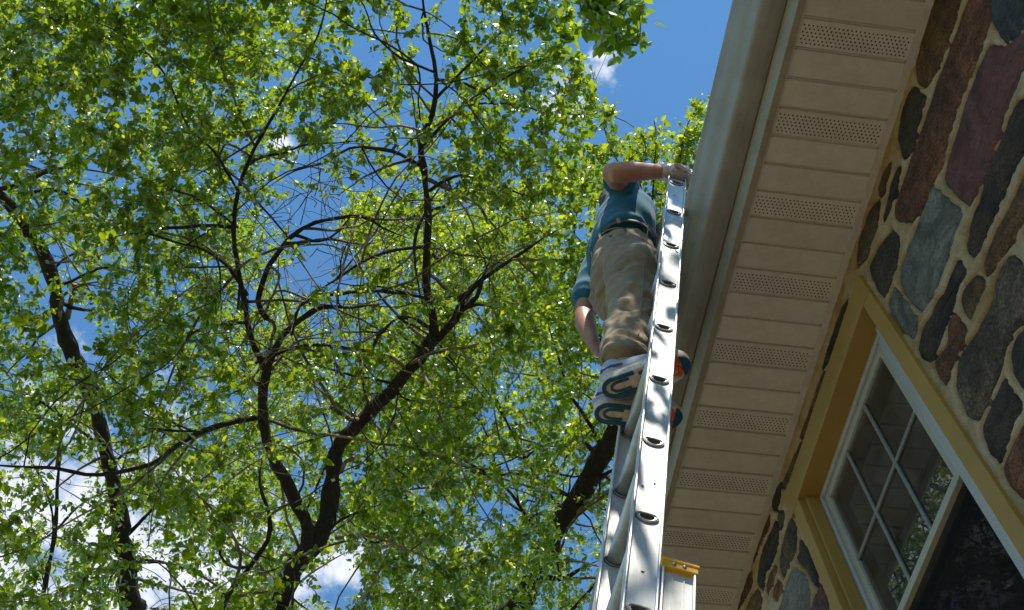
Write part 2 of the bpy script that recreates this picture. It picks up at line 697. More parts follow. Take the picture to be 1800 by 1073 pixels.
# ------------------------------------------------------------------ house
XW = 1.600        # face of the stone wall
ZS = 3.548        # underside of the soffit
XJ = 1.184        # outer end of the soffit panels
XF = 1.157        # outer face of the fascia
Y0, Y1 = -5.0, 9.5
Y_G0 = 0.7978     # first groove seen
PITCH = 0.1016
house = empty('stone_house', (XW, 2.0, GROUND))
tag(house, 'stone house with beige vented eave, grey gutter and ochre-trimmed window', 'house')


HW = Matrix.Translation(-Vector((XW, 2.0, GROUND)))     # parts of the house are laid out in world coordinates


def hpart(mb, name, mat, parent=house, smooth=False, bevel=0.0):
    o = mb.build(name, mat, parent, smooth, bevel)
    o.matrix_parent_inverse = HW
    return o


# --- soffit: hollow V-groove panels, every third strip perforated with real holes
soffit = MB()
# J channel on the fascia side and F channel on the wall side
soffit.prism_y([(XJ - 0.026, ZS - 0.004), (XJ + 0.004, ZS - 0.004), (XJ + 0.004, ZS - 0.001), (XJ - 0.002, ZS + 0.001), (XJ - 0.002, ZS + 0.02), (XJ - 0.026, ZS + 0.02)], Y0, Y1)
soffit.prism_y([(XW - 0.034, ZS - 0.005), (XW + 0.02, ZS - 0.005), (XW + 0.02, ZS + 0.02), (XW - 0.028, ZS + 0.02), (XW - 0.028, ZS - 0.001), (XW - 0.034, ZS - 0.001)], Y0, Y1)
soffit_o = hpart(soffit, 'soffit', SOFFIT_TRIM, bevel=0.0012)


def holes_sheet(mb, x0, x1, y0, y1, z, nx, ny, r, stagger=True):
    """a sheet with nx by ny round holes"""
    dx, dy = (x1 - x0) / nx, (y1 - y0) / ny
    k = 8
    for i in range(nx):
        for j in range(ny):
            cx0, cx1, cy0, cy1 = x0 + i * dx, x0 + (i + 1) * dx, y0 + j * dy, y0 + (j + 1) * dy
            cx = (cx0 + cx1) / 2 + (0.22 * dx if (stagger and j % 2) else -0.22 * dx)
            cy = (cy0 + cy1) / 2
            outer = [(cx1, cy), (cx1, cy1), (cx, cy1), (cx0, cy1), (cx0, cy), (cx0, cy0), (cx, cy0), (cx1, cy0)]
            inner = [(cx + r * math.cos(a * math.pi / 4), cy + r * math.sin(a * math.pi / 4)) for a in range(8)]
            mb.add([(p[0], p[1], z) for p in outer] + [(p[0], p[1], z) for p in inner],
                   [(a, k + a, k + (a + 1) % k, (a + 1) % k) for a in range(k)])


def soffit_panel_mesh(perf):
    mb = MB()
    gw = 0.0095      # half width of the groove
    gd = 0.011       # its depth
    a, b = XJ - 0.001, XW - 0.03
    y0, y1 = gw, PITCH - gw
    prof = [(-gw, 0.0), (-gw * 0.45, gd), (gw * 0.1, gd), (gw * 0.35, gd * 0.35), (gw, 0.0)]
    # groove at the near side of the strip, stepped as vinyl is
    vs, fs = [], []
    for (yy, zz) in prof:
        vs += [(a, yy, ZS + zz), (b, yy, ZS + zz)]
    for i in range(len(prof) - 1):
        fs.append((2 * i, 2 * i + 1, 2 * i + 3, 2 * i + 2))
    mb.add(vs, fs)
    if perf:
        e = 0.012
        mb.add([(a, y0, ZS), (b, y0, ZS), (b, y0 + 0.006, ZS), (a, y0 + 0.006, ZS)], [(0, 1, 2, 3)])
        mb.add([(a, y1 - 0.006, ZS), (b, y1 - 0.006, ZS), (b, y1, ZS), (a, y1, ZS)], [(0, 1, 2, 3)])
        mb.add([(a, y0 + 0.006, ZS), (a + e, y0 + 0.006, ZS), (a + e, y1 - 0.006, ZS), (a, y1 - 0.006, ZS)], [(0, 1, 2, 3)])
        mb.add([(b - e, y0 + 0.006, ZS), (b, y0 + 0.006, ZS), (b, y1 - 0.006, ZS), (b - e, y1 - 0.006, ZS)], [(0, 1, 2, 3)])
        holes_sheet(mb, a + e, b - e, y0 + 0.006, y1 - 0.006, ZS, 25, 6, 0.0029)
    else:
        nseg = 6
        vs = []
        for i in range(nseg + 1):
            x = a + (b - a) * i / nseg
            for yy in (y0, (y0 + y1) / 2, y1):
                sag = 0.0012 * math.sin(i * 1.7 + 0.6)
                vs.append((x, yy, ZS - (sag if yy not in (y0, y1) else 0)))
        fs = []
        for i in range(nseg):
            for j in range(2):
                fs.append((3 * i + j, 3 * i + 3 + j, 3 * i + 4 + j, 3 * i + 1 + j))
        mb.add(vs, fs)
    return mb


pm = {}
for perf in (True, False):
    o = soffit_panel_mesh(perf).build('soffit_panel', SOFFIT)
    pm[perf] = o.data
    bpy.data.objects.remove(o)
for k in range(-9, 40):
    o = bpy.data.objects.new('soffit_panel', pm[k % 3 == 0])
    link(o, soffit_o)
    o.location = (0, Y_G0 + k * PITCH, 0.0005 * math.sin(k * 2.3))
# the eave beyond what can be seen
rest = MB()
rest.box((XJ, Y0, ZS), (XW - 0.03, Y_G0 - 9 * PITCH - 0.01, ZS + 0.01))
o = rest.build('soffit_board', SOFFIT, soffit_o)
rest = MB()
rest.box((XJ, Y_G0 + 40 * PITCH - 0.0095, ZS), (XW - 0.03, Y1, ZS + 0.01))
o = rest.build('soffit_board', SOFFIT, soffit_o)

# --- fascia, gutter, roof
fa = MB()
fa.prism_y([(XF, ZS - 0.008), (XF, 3.79), (XF + 0.02, 3.79), (XF + 0.02, ZS + 0.02), (XF + 0.024, ZS + 0.02), (XF + 0.024, ZS - 0.008)], Y0, Y1)
hpart(fa, 'fascia', FASCIA, bevel=0.001)
ZGB, ZGT = 3.655, 3.775
gu = MB()
gx0 = 1.1555
gp = [(gx0, ZGT + 0.005), (gx0, ZGB + 0.004), (gx0 - 0.004, ZGB), (1.080, ZGB), (1.0725, ZGB + 0.003), (1.067, ZGB + 0.010), (1.062, ZGB + 0.022),
      (1.055, ZGB + 0.034), (1.046, ZGB + 0.045), (1.037, ZGB + 0.055), (1.030, ZGB + 0.067), (1.025, ZGB + 0.080), (1.019, ZGB + 0.092), (1.012, ZGB + 0.099), (1.008, ZGB + 0.104), (1.0075, ZGB + 0.114), (1.010, ZGT), (1.024, ZGT), (1.024, ZGT - 0.006)]
gn = len(gp)
nseg = 58
vs = []
for i in range(nseg + 1):
    y = Y0 + (Y1 - Y0) * i / nseg
    for (x, z) in gp:
        w = 0.0016 * mnoise.noise((x * 9, y * 1.3, z * 9))
        vs.append((x + w, y, z + w * 0.7))
fs = []
for i in range(nseg):
    for j in range(gn - 1):
        fs.append((i * gn + j, i * gn + j + 1, (i + 1) * gn + j + 1, (i + 1) * gn + j))
gu.add(vs, fs)
go = hpart(gu, 'gutter', GUTTER, smooth=True)
sol = go.modifiers.new('sheet', 'SOLIDIFY')
sol.thickness = 0.0012
sol.offset = 0
ro = MB()
ro.prism_y([(1.10, 3.80), (1.10, 3.815), (5.2, 6.2), (5.2, 6.13), (1.19, 3.79), (1.14, 3.80)], Y0 - 0.1, Y1 + 0.1)
hpart(ro, 'roof', SHINGLE)
de = MB()
de.box((1.125, Y0 - 0.1, 3.785), (1.155, Y1 + 0.1, 3.7985))
hpart(de, 'drip_edge', FASCIA)

# --- stone wall: stones are traced on the wall plane; ribbon mortar stands proud between them


def tr(off, sc, pts):
    return [(off[0] + sc * x, off[1] + sc * y) for x, y in pts]


R4 = ((1350, 0), 450 / 1073.0)
VB = ((1500, 200), 300 / 1073.0)
VC = ((1500, 450), 300 / 1073.0)
VD = ((1280, 850), 260 / 1251.0)
VF = ((1640, 680), 160 / 780.0)
STONES = [
    ('brown', tr(*R4, [(705, -40), (820, -40), (775, 140), (735, 250), (700, 310), (670, 360), (630, 345), (625, 270), (650, 170), (690, 40)])),
    ('dark', tr(*R4, [(610, 370), (665, 420), (640, 510), (600, 640), (575, 665), (550, 590), (560, 500), (590, 400)])),
    ('rust', tr(*R4, [(860, -40), (945, -40), (930, 100), (900, 210), (860, 300), (800, 450), (760, 560), (740, 680), (690, 770), (640, 890), (610, 930), (535, 910), (540, 860), (580, 740), (600, 680), (650, 540), (690, 430), (720, 330), (760, 230), (800, 120)])),
    ('purple', tr(*R4, [(985, 215), (1073, 150), (1130, 100), (1100, 250), (1060, 310), (1010, 450), (950, 620), (880, 800), (850, 860), (745, 760), (760, 680), (790, 590), (830, 440), (880, 310), (930, 200), (960, 205)])),
    ('slate', tr(*R4, [(950, -40), (1120, -40), (1110, 70), (1060, 125), (1000, 170), (985, 150), (945, 80), (940, 20)])),
    ('grey', [(1640, 331), (1693, 379), (1679, 407), (1659, 480), (1652, 495), (1640, 520), (1623, 545), (1606, 531), (1587, 506), (1584, 485), (1586, 470), (1612, 405)]),
    ('grey', tr(*VC, [(260, 200), (300, 265), (360, 335), (412, 420), (390, 512), (320, 465), (250, 370), (228, 310)])),
    ('dark', tr(*VC, [(660, 40), (715, 100), (660, 200), (640, 300), (600, 370), (560, 500), (500, 660), (430, 620), (420, 580), (450, 450), (500, 380), (520, 320), (580, 240), (620, 130)])),
    ('brown', tr(*VC, [(780, 140), (830, 180), (790, 290), (735, 390), (700, 330), (685, 280), (710, 200)])),
    ('rust', tr(*VC, [(640, 375), (715, 470), (700, 540), (640, 640), (590, 800), (540, 740), (522, 660), (590, 590), (610, 500), (610, 400)])),
    ('mixed', tr(*VC, [(905, 160), (960, 30), (1000, 10), (1060, 60), (1110, 150), (1100, 390), (1000, 470), (960, 570), (945, 680), (900, 780), (860, 900), (800, 1025), (720, 990), (680, 880), (655, 830), (670, 650), (740, 550), (790, 480), (830, 400), (890, 280)])),
    ('dark', tr(*VC, [(1100, 460), (1035, 520), (1003, 600), (1010, 720), (1060, 810), (1150, 860), (1200, 700), (1180, 520)])),
    ('dark', [(1766, 671), (1781, 690), (1798, 711), (1796, 719), (1783, 744), (1773, 770), (1759, 813), (1751, 799), (1742, 795), (1738, 780), (1730, 758), (1730, 750), (1740, 729), (1752, 700)]),
    ('rust', tr(*VF, [(800, 330), (710, 470), (662, 600), (615, 690), (640, 780), (700, 860), (790, 950), (900, 900), (960, 600), (900, 400)])),
    ('black', tr(*VB, [(1150, -120), (1040, -60), (985, 40), (940, 170), (850, 370), (800, 560), (750, 690), (720, 850), (770, 900), (850, 720), (930, 560), (980, 420), (1040, 300), (1150, 120)])),
    ('brown', tr(*VB, [(1150, 330), (1080, 400), (1020, 540), (960, 650), (910, 740), (850, 880), (820, 950), (840, 1000), (870, 1000), (950, 880), (1020, 780), (1060, 690), (1150, 560)])),
    ('dark', tr(*VB, [(305, 340), (270, 500), (235, 600), (195, 680), (215, 560), (250, 430), (280, 350)])),
    ('brown', tr(*VB, [(245, 325), (220, 420), (205, 490), (180, 520), (160, 480), (185, 390), (220, 330)])),
    ('ochre', tr(*VB, [(170, 555), (165, 640), (150, 720), (110, 830), (90, 900), (30, 960), (40, 800), (90, 660), (125, 590)])),
    ('mixed', [(1570, 407), (1583, 424), (1578, 466), (1563, 510), (1556, 520), (1547, 512), (1536, 490), (1530, 470), (1545, 440)]),
    ('dark', tr(*VD, [(405, 320), (440, 400), (420, 560), (390, 640), (330, 740), (300, 900), (255, 840), (275, 660), (310, 540), (370, 400)])),
    ('mixed', tr(*VD, [(540, 290), (592, 380), (590, 460), (582, 560), (540, 640), (480, 800), (445, 720), (460, 560), (490, 420), (510, 360)])),
    ('dark', tr(*VD, [(612, 480), (680, 570), (720, 640), (770, 780), (760, 880), (700, 780), (650, 690), (590, 640), (612, 580)])),
    ('grey', tr(*VD, [(560, 730), (660, 790), (700, 880), (690, 1100), (430, 1100), (460, 1000), (500, 860), (540, 750)])),
    ('purple', tr(*VD, [(785, 860), (830, 920), (868, 1100), (705, 1100), (725, 990), (760, 930)])),
    ('rust', tr(*VD, [(430, 820), (465, 880), (420, 980), (385, 950), (390, 880)])),
    ('rust', tr(*VD, [(395, 700), (425, 720), (390, 830), (340, 940), (330, 860), (360, 770)])),
    ('brown', tr(*VD, [(260, 900), (300, 1000), (270, 1100), (140, 1120), (190, 980)])),
    ('brown', tr(*VD, [(362, 250), (352, 360), (292, 480), (222, 670), (205, 660), (250, 540), (300, 400)])),
    ('brown', tr(*VD, [(205, 740), (220, 830), (150, 960), (75, 1080), (110, 960), (165, 790)])),
    ('dark', tr(*VD, [(405, 40), (455, 0), (455, 110), (425, 225), (375, 205), (385, 120)])),
    ('mixed', tr(*VD, [(430, 240), (490, 265), (470, 370), (445, 375), (422, 300)])),
    ('dark', [(1480, 545), (1492, 528), (1478, 580), (1458, 636), (1446, 650), (1460, 600)]),
    ('brown', [(1444, 662), (1454, 652), (1436, 715), (1415, 768), (1407, 770), (1424, 722)]),
    ('ochre', [(1405, 784), (1413, 778), (1398, 822), (1381, 858), (1376, 852), (1390, 818)]),
]
CMAT = {
    'brown': m_stone('stone_brown', (0.085, 0.036, 0.010), (0.20, 0.092, 0.028), (0.30, 0.16, 0.06)),
    'rust': m_stone('stone_rust', (0.10, 0.032, 0.010), (0.23, 0.082, 0.028), (0.34, 0.17, 0.075), 0.85, 11),
    'dark': m_stone('stone_dark', (0.03, 0.019, 0.009), (0.07, 0.047, 0.023), (0.16, 0.11, 0.055)),
    'black': m_stone('stone_black', (0.03, 0.017, 0.009), (0.075, 0.042, 0.020), (0.15, 0.085, 0.042), 0.85, 10),
    'purple': m_stone('stone_purple', (0.105, 0.037, 0.027), (0.15, 0.053, 0.039), (0.20, 0.085, 0.06), 0.8, 7),
    'slate': m_stone('stone_slate', (0.055, 0.055, 0.05), (0.10, 0.10, 0.085), (0.16, 0.16, 0.14)),
    'grey': m_stone('stone_grey', (0.15, 0.138, 0.105), (0.23, 0.212, 0.165), (0.32, 0.30, 0.24), 0.85, 9),
    'mixed': m_stone('stone_mixed', (0.05, 0.03, 0.015), (0.13, 0.085, 0.045), (0.28, 0.20, 0.12), 0.85, 8),
    'ochre': m_stone('stone_ochre', (0.07, 0.042, 0.016), (0.14, 0.09, 0.035), (0.22, 0.15, 0.07)),
}
TW_Y0, TW_Y1, TW_Z0, TW_Z1 = 1.617, 2.591, 1.736, 3.406      # outer trim of the window


def poly_dist(P, poly):
    """signed distance (inside negative) of points P to a polygon, both in the (y, z) plane"""
    d = np.full(len(P), 1e9)
    inside = np.zeros(len(P), bool)
    n = len(poly)
    for i in range(n):
        a, b = poly[i], poly[(i + 1) % n]
        e = b - a
        w = P - a
        t = np.clip((w @ e) / (e @ e + 1e-12), 0, 1)
        q = w - t[:, None] * e
        d = np.minimum(d, (q * q).sum(1))
        c = ((a[1] > P[:, 1]) != (b[1] > P[:, 1]))
        xi = a[0] + (P[:, 1] - a[1]) * e[0] / (e[1] if abs(e[1]) > 1e-9 else 1e-9)
        inside ^= c & (P[:, 0] < xi)
    d = np.sqrt(d)
    return np.where(inside, -d, d)


def closed_smooth(poly, step):
    P = np.asarray(poly, float)
    n = len(P)
    out = []
    for i in range(n):
        p1, p2 = P[i], P[(i + 1) % n]
        m = max(2, int(np.linalg.norm(p2 - p1) / step))
        for t in np.arange(m) / m:
            out.append((1 - t) * p1 + t * p2)
    Q = np.array(out)
    Q = 0.6 * Q + 0.2 * (np.roll(Q, 1, 0) + np.roll(Q, -1, 0))
    c = Q.mean(0)
    e = np.roll(Q, -1, 0) - np.roll(Q, 1, 0)
    nr = np.stack([e[:, 1], -e[:, 0]], 1)
    nr /= np.linalg.norm(nr, axis=1)[:, None] + 1e-9
    if np.sum(Q[:, 0] * np.roll(Q[:, 1], -1) - np.roll(Q[:, 0], -1) * Q[:, 1]) < 0:
        nr = -nr
    jit = np.array([mnoise.noise((q[0] * 45, q[1] * 45, 1.5)) for q in Q])
    return Q + nr * (0.007 + 0.004 * jit)[:, None]


polys = []
for cname, pts in STONES:
    q = np.array([onx(u, v, XW)[1:] for u, v in pts])
    polys.append((cname, closed_smooth(q, 0.012)))
# the wall outside the picture: more stones of the same sizes
GY0, GY1, GZ0, GZ1 = 0.30, 3.75, 1.45, 3.56
rs = random.Random(3)
names = list(CMAT)
frame_px = [(1290, 1073), (1644, 0), (1800, 0), (1800, 1073)]
frame_yz = np.array([onx(u, v, XW)[1:] for u, v in frame_px])
for size, tries in ((1.0, 500), (0.65, 900), (0.4, 1200)):
    for _ in range(tries):
        cy, cz = rs.uniform(GY0 + 0.02, GY1 - 0.02), rs.uniform(GZ0 + 0.02, GZ1 - 0.03)
        if poly_dist(np.array([[cy, cz]]), frame_yz)[0] < 0.0:
            continue
        a, b = size * rs.uniform(0.09, 0.17), size * rs.uniform(0.04, 0.075)
        ph = rs.uniform(-0.12, 0.12)
        m = 14
        q = []
        for i in range(m):
            th = 2 * math.pi * i / m
            s = (abs(math.cos(th)) ** 4 + abs(math.sin(th)) ** 4) ** -0.25 * rs.uniform(0.86, 1.06)
            x, y = a * s * math.cos(th), b * s * math.sin(th)
            q.append((cy + x * math.cos(ph) - y * math.sin(ph), cz + x * math.sin(ph) + y * math.cos(ph)))
        q = np.array(q)
        if q[:, 0].min() < GY0 or q[:, 0].max() > GY1 or q[:, 1].min() < GZ0 or q[:, 1].max() > GZ1:
            continue
        if q[:, 0].max() > TW_Y0 - 0.03 and q[:, 0].min() < TW_Y1 + 0.03 and q[:, 1].min() < TW_Z1 + 0.03:
            continue
        if (poly_dist(q, frame_yz) < 0.0).any():
            continue
        ok = True
        for _, p in polys:
            if abs(p[:, 0].mean() - cy) > 0.6 or abs(p[:, 1].mean() - cz) > 0.5:
                continue
            if poly_dist(q, p).min() < 0.022 or poly_dist(p, q).min() < 0.022:
                ok = False
                break
        if ok:
            polys.append((rs.choice(names), closed_smooth(q, 0.02)))

# mortar height field
RES = 0.0055
ny, nzc = int((GY1 - GY0) / RES) + 1, int((GZ1 - GZ0) / RES) + 1
gy = GY0 + np.arange(ny) * RES
gz = GZ0 + np.arange(nzc) * RES
YY, ZZ = np.meshgrid(gy, gz, indexing='ij')
PP = np.stack([YY.ravel(), ZZ.ravel()], 1)
# ragged edges: the lookup is jittered by noise
nzv = np.array([mnoise.noise((p[0] * 45, p[1] * 45, 0.3)) + 0.3 * mnoise.noise((p[0] * 95, p[1] * 95, 4.3)) for p in PP])
nzl = np.array([mnoise.noise((p[0] * 14, p[1] * 14, 7.7)) for p in PP])
D = np.full(len(PP), 0.2)
for _, p in polys:
    lo, hi = p.min(0) - 0.06, p.max(0) + 0.06
    sel = np.where((PP[:, 0] > lo[0]) & (PP[:, 0] < hi[0]) & (PP[:, 1] > lo[1]) & (PP[:, 1] < hi[1]))[0]
    D[sel] = np.minimum(D[sel], poly_dist(PP[sel], p))
De = D + 0.0045 * nzv - 0.001
s = np.clip((De + 0.001) / 0.007, 0, 1)
s = s * s * (3 - 2 * s)
h = -0.014 + 0.0205 * s + 0.002 * np.clip(De / 0.02, 0, 1) + 0.0026 * nzv * s + 0.0025 * nzl * s
h = np.where(D < -0.008, -0.03, h)
verts = np.stack([XW + 0.0 - h, PP[:, 0], PP[:, 1]], 1)
idx = np.arange(ny * nzc).reshape(ny, nzc)
cyc = (YY[:-1, :-1] + RES / 2)
czc = (ZZ[:-1, :-1] + RES / 2)
keep = ~((cyc > TW_Y0 + 0.02) & (cyc < TW_Y1 - 0.02) & (czc < TW_Z1 - 0.02))
quads = np.stack([idx[:-1, :-1], idx[:-1, 1:], idx[1:, 1:], idx[1:, :-1]], -1)[keep]


def np_mesh(name, verts, quads, mat, parent=None, smooth=True):
    me = bpy.data.meshes.new(name)
    nv, nf, k = len(verts), len(quads), quads.shape[1]
    me.vertices.add(nv)
    me.vertices.foreach_set('co', np.ascontiguousarray(verts, dtype=np.float32).ravel())
    me.loops.add(nf * k)
    me.loops.foreach_set('vertex_index', np.ascontiguousarray(quads, dtype=np.int32).ravel())
    me.polygons.add(nf)
    me.polygons.foreach_set('loop_start', np.arange(nf, dtype=np.int32) * k)
    me.polygons.foreach_set('loop_total', np.full(nf, k, dtype=np.int32))
    me.polygons.foreach_set('use_smooth', np.full(nf, smooth, dtype=bool))
    me.update(calc_edges=True)
    me.validate()
    me.materials.append(mat)
    o = bpy.data.objects.new(name, me)
    link(o, parent)
    return o


wall = np_mesh('stone_wall', verts, quads, MORTAR, house, True)
wall.matrix_parent_inverse = HW


def build_stone(cname, poly):
    c = poly.mean(0)
    n = len(poly)
    # outward normals
    e = np.roll(poly, -1, 0) - np.roll(poly, 1, 0)
    nrm = np.stack([e[:, 1], -e[:, 0]], 1)
    nrm /= np.linalg.norm(nrm, axis=1)[:, None] + 1e-9
    area = 0.5 * np.sum(poly[:, 0] * np.roll(poly[:, 1], -1) - np.roll(poly[:, 0], -1) * poly[:, 1])
    if area < 0:
        nrm = -nrm
    width = min(np.ptp(poly[:, 0]), np.ptp(poly[:, 1]))
    bulge = min(0.006, width * 0.06)
    rings = [(0.010, -0.02), (0.006, -0.004), (-0.003, 0.001), (-min(0.012, width * 0.15), 0.001 + bulge)]
    vs = []
    for off, hh in rings:
        q = poly + nrm * off
        for p in q:
            w = 0.003 * mnoise.noise((p[0] * 30, p[1] * 30, 2.0))
            vs.append((XW - hh - w, p[0], p[1]))
    inner = poly - nrm * min(0.012, width * 0.15)
    # interior fill with a shrunken ring and a centre
    q2 = c + (inner - c) * 0.5
    for p in q2:
        w = 0.006 * mnoise.noise((p[0] * 22, p[1] * 22, 5.0))
        vs.append((XW - 0.002 - bulge - w, p[0], p[1]))
    vs.append((XW - 0.002 - bulge, c[0], c[1]))
    fs = []
    for r in range(4):
        for i in range(n):
            j = (i + 1) % n
            fs.append((r * n + i, (r + 1) * n + i, (r + 1) * n + j, r * n + j))
    ci = 5 * n
    for i in range(n):
        fs.append((4 * n + i, ci, 4 * n + (i + 1) % n))
    if area > 0:
        fs = [f[::-1] for f in fs]
    o = mesh_obj('stone', vs, fs, CMAT[cname], None, True, origin=(XW, c[0], c[1]))
    o.parent = wall
    return o


for cname, p in polys:
    build_stone(cname, p)

# the rest of the wall, beyond the picture
wr = MB()
wr.box((XW + 0.004, Y0, GROUND), (XW + 0.30, GY0, ZS + 0.2))
wr.box((XW + 0.004, GY1, GROUND), (XW + 0.30, Y1, ZS + 0.2))
wr.box((XW + 0.004, GY0, GROUND), (XW + 0.30, GY1, GZ0))
wr.box((XW + 0.04, GY0, TW_Z1 - 0.01), (XW + 0.30, GY1, ZS + 0.2))
wr.box((XW + 0.04, GY0, GZ0), (XW + 0.30, TW_Y0 + 0.01, TW_Z1 - 0.01))
wr.box((XW + 0.04, TW_Y1 - 0.01, GZ0), (XW + 0.30, GY1, TW_Z1 - 0.01))
wr.box((XW + 0.04, TW_Y0 + 0.01, GZ0), (XW + 0.30, TW_Y1 - 0.01, 1.776))
o = wr.build('masonry', MORTAR, house)
o.matrix_parent_inverse = HW
fl = MB()
for (ya, yb, za, zb) in ((Y0, GY0, GROUND, ZS), (GY1, Y1, GROUND, ZS), (GY0, GY1, GROUND, GZ0)):
    z = za + 0.02
    while z < zb - 0.06:
        hh = rs.uniform(0.08, 0.15)
        y = ya + rs.uniform(0.0, 0.05)
        while y < yb - 0.1:
            ll = min(rs.uniform(0.14, 0.38), yb - y - 0.02)
            fl.box((XW - 0.008, y, z), (XW + 0.01, y + ll, min(z + hh, zb - 0.02)))
            y += ll + 0.035
        z += hh + 0.035
o = fl.build('stone_courses', CMAT['mixed'], house, bevel=0.0)
o['kind'] = 'stuff'
o.matrix_parent_inverse = HW
# other walls, ends and the dark attic behind the vents
ow = MB()
ow.box((8.0, Y0, GROUND), (8.3, Y1, 3.7))
ow.box((XW + 0.3, Y0, GROUND), (8.0, Y0 + 0.3, 3.7))
ow.box((XW + 0.3, Y1 - 0.3, GROUND), (8.0, Y1, 3.7))
ow.box((XF + 0.03, Y0, ZS + 0.03), (XW + 0.3, Y0 + 0.05, 3.78))
ow.box((XF + 0.03, Y1 - 0.05, ZS + 0.03), (XW + 0.3, Y1, 3.78))
ow.prism_y([(5.2, 6.13), (5.2, 6.2), (9.3, 3.8), (9.3, 3.73)], Y0 - 0.1, Y1 + 0.1)
o = ow.build('house_shell', MORTAR, house)
o.matrix_parent_inverse = HW
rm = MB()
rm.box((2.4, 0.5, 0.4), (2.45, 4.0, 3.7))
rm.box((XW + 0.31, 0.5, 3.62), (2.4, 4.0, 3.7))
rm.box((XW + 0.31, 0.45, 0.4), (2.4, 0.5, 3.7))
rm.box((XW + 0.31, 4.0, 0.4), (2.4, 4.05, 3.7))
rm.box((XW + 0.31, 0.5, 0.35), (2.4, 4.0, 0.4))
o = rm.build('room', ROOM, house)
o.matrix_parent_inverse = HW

# --- window: ochre casing, vinyl frame, double-hung sashes with muntins
XT = 1.573
XFR = 1.656
OY0, OY1, OZ0, OZ1 = 1.680, 2.528, 1.798, 3.294
win = MB()
win.box((XFR, OY0, OZ0), (XFR + 0.09, OY0 + 0.055, OZ1))
win.box((XFR, OY1 - 0.03, OZ0), (XFR + 0.09, OY1, OZ1))
win.box((XFR, OY0 + 0.055, OZ1 - 0.022), (XFR + 0.09, OY1 - 0.03, OZ1))
win.box((XFR, OY0 + 0.055, OZ0), (XFR + 0.09, OY1 - 0.03, OZ0 + 0.04))
window = win.build('window', VINYL, house, bevel=0.003)
window.matrix_parent_inverse = HW
window['label'] = 'double-hung window with white vinyl frame set in ochre casing'


def wpart(mb, name, mat, bevel=0.002, smooth=False):
    return mb.build(name, mat, window, smooth, bevel)


m = MB()
m.box((XT, TW_Y0, OZ1), (XFR + 0.02, 2.629, TW_Z1))
wpart(m, 'head_casing', TRIM, 0.004)
m = MB()
m.box((XT + 0.002, TW_Y0, OZ0 - 0.06), (XFR + 0.02, OY0, OZ1 - 0.001))
wpart(m, 'side_casing', TRIM, 0.004)
m = MB()
m.box((XT + 0.002, OY1, OZ0 - 0.06), (XFR + 0.02, TW_Y1, OZ1 - 0.001))
wpart(m, 'side_casing', TRIM, 0.004)
m = MB()
m.box((XT + 0.03, OY1 - 0.016, OZ0), (XFR - 0.002, OY1 - 0.001, OZ1 - 0.002))
wpart(m, 'casing_stop', TRIM, 0.003)
m = MB()
m.box((XT - 0.05, TW_Y0 - 0.03, OZ0 - 0.12), (XFR + 0.03, TW_Y1 + 0.03, OZ0 - 0.062))
wpart(m, 'sill', TRIM, 0.005)
# frame steps seen on the near side
m = MB()
m.box((XFR - 0.012, OY0 + 0.001, OZ0), (XFR - 0.001, OY0 + 0.085, OZ1 - 0.003))
wpart(m, 'frame_flange', VINYL, 0.002)
m = MB()
m.box((XFR + 0.004, OY0 + 0.056, OZ0 + 0.04), (XFR + 0.03, OY0 + 0.125, OZ1 - 0.023))
wpart(m, 'frame_track', VINYL, 0.003)


def sash(x, z0, z1, mat, sw, mx=0.004):
    ya, yb = OY0 + 0.126, OY1 - 0.032
    f = MB()
    f.box((x, ya, z0), (x + 0.032, ya + sw, z1))
    f.box((x, yb - sw, z0), (x + 0.032, yb, z1))
    f.box((x + 0.001, ya + sw, z1 - sw), (x + 0.031, yb - sw, z1))
    f.box((x + 0.001, ya + sw, z0), (x + 0.031, yb - sw, z0 + sw))
    so = wpart(f, 'sash', mat, 0.003)
    gy0, gy1, gz0, gz1 = ya + sw, yb - sw, z0 + sw, z1 - sw
    p = MB()
    p.box((x + 0.013, gy0 - 0.004, gz0 - 0.004), (x + 0.017, gy1 + 0.004, gz1 + 0.004))
    po = wpart(p, 'pane', GLASS, 0)
    for k in (1, 2):
        b = MB()
        yv = gy0 + (gy1 - gy0) * k / 3.0
        b.box((x + mx, yv - 0.0075, gz0), (x + mx + 0.008, yv + 0.0075, gz1))
        wpart(b, 'muntin', MUNTIN, 0.002)
    b = MB()
    zv = gz0 + (gz1 - gz0) * 0.5
    b.box((x + mx + 0.0005, gy0, zv - 0.0075), (x + mx + 0.0085, gy1, zv + 0.0075))
    wpart(b, 'muntin', MUNTIN, 0.002)


sash(XFR + 0.010, 2.540, OZ1 - 0.024, SASH, 0.030)
sash(XFR + 0.048, OZ0 + 0.042, 2.589, SASH, 0.036, 0.020)
scr = MB()
scr.box((XFR + 0.030, OY0 + 0.127, OZ0 + 0.041), (XFR + 0.031, OY1 - 0.033, 2.539))
wpart(scr, 'insect_screen', SCREEN, 0)

# ------------------------------------------------------------------ ladder
TH = 0.2014
YAW = math.radians(3.8)
top = Vector((0.9674, 1.605, 3.7372))       # centre of a rung end on the near rail's outer face
axU = Vector((math.sin(TH) * math.cos(YAW), math.sin(TH) * math.sin(YAW), math.cos(TH)))     # up the ladder
axR = Vector((-math.sin(YAW), math.cos(YAW), 0))                                             # along the rungs, away
axH = axR.cross(axU).normalized()                                                            # towards the house
LM = Matrix((axH, axR, axU)).transposed().to_4x4()
LM.translation = top
ladder = empty('extension_ladder', (0, 0, 0))
ladder.matrix_world = LM
tag(ladder, 'aluminium extension ladder leaning against the gutter, man standing on it', 'ladder')
RUNG = 0.3048
HALF = 0.036         # half depth of a rail


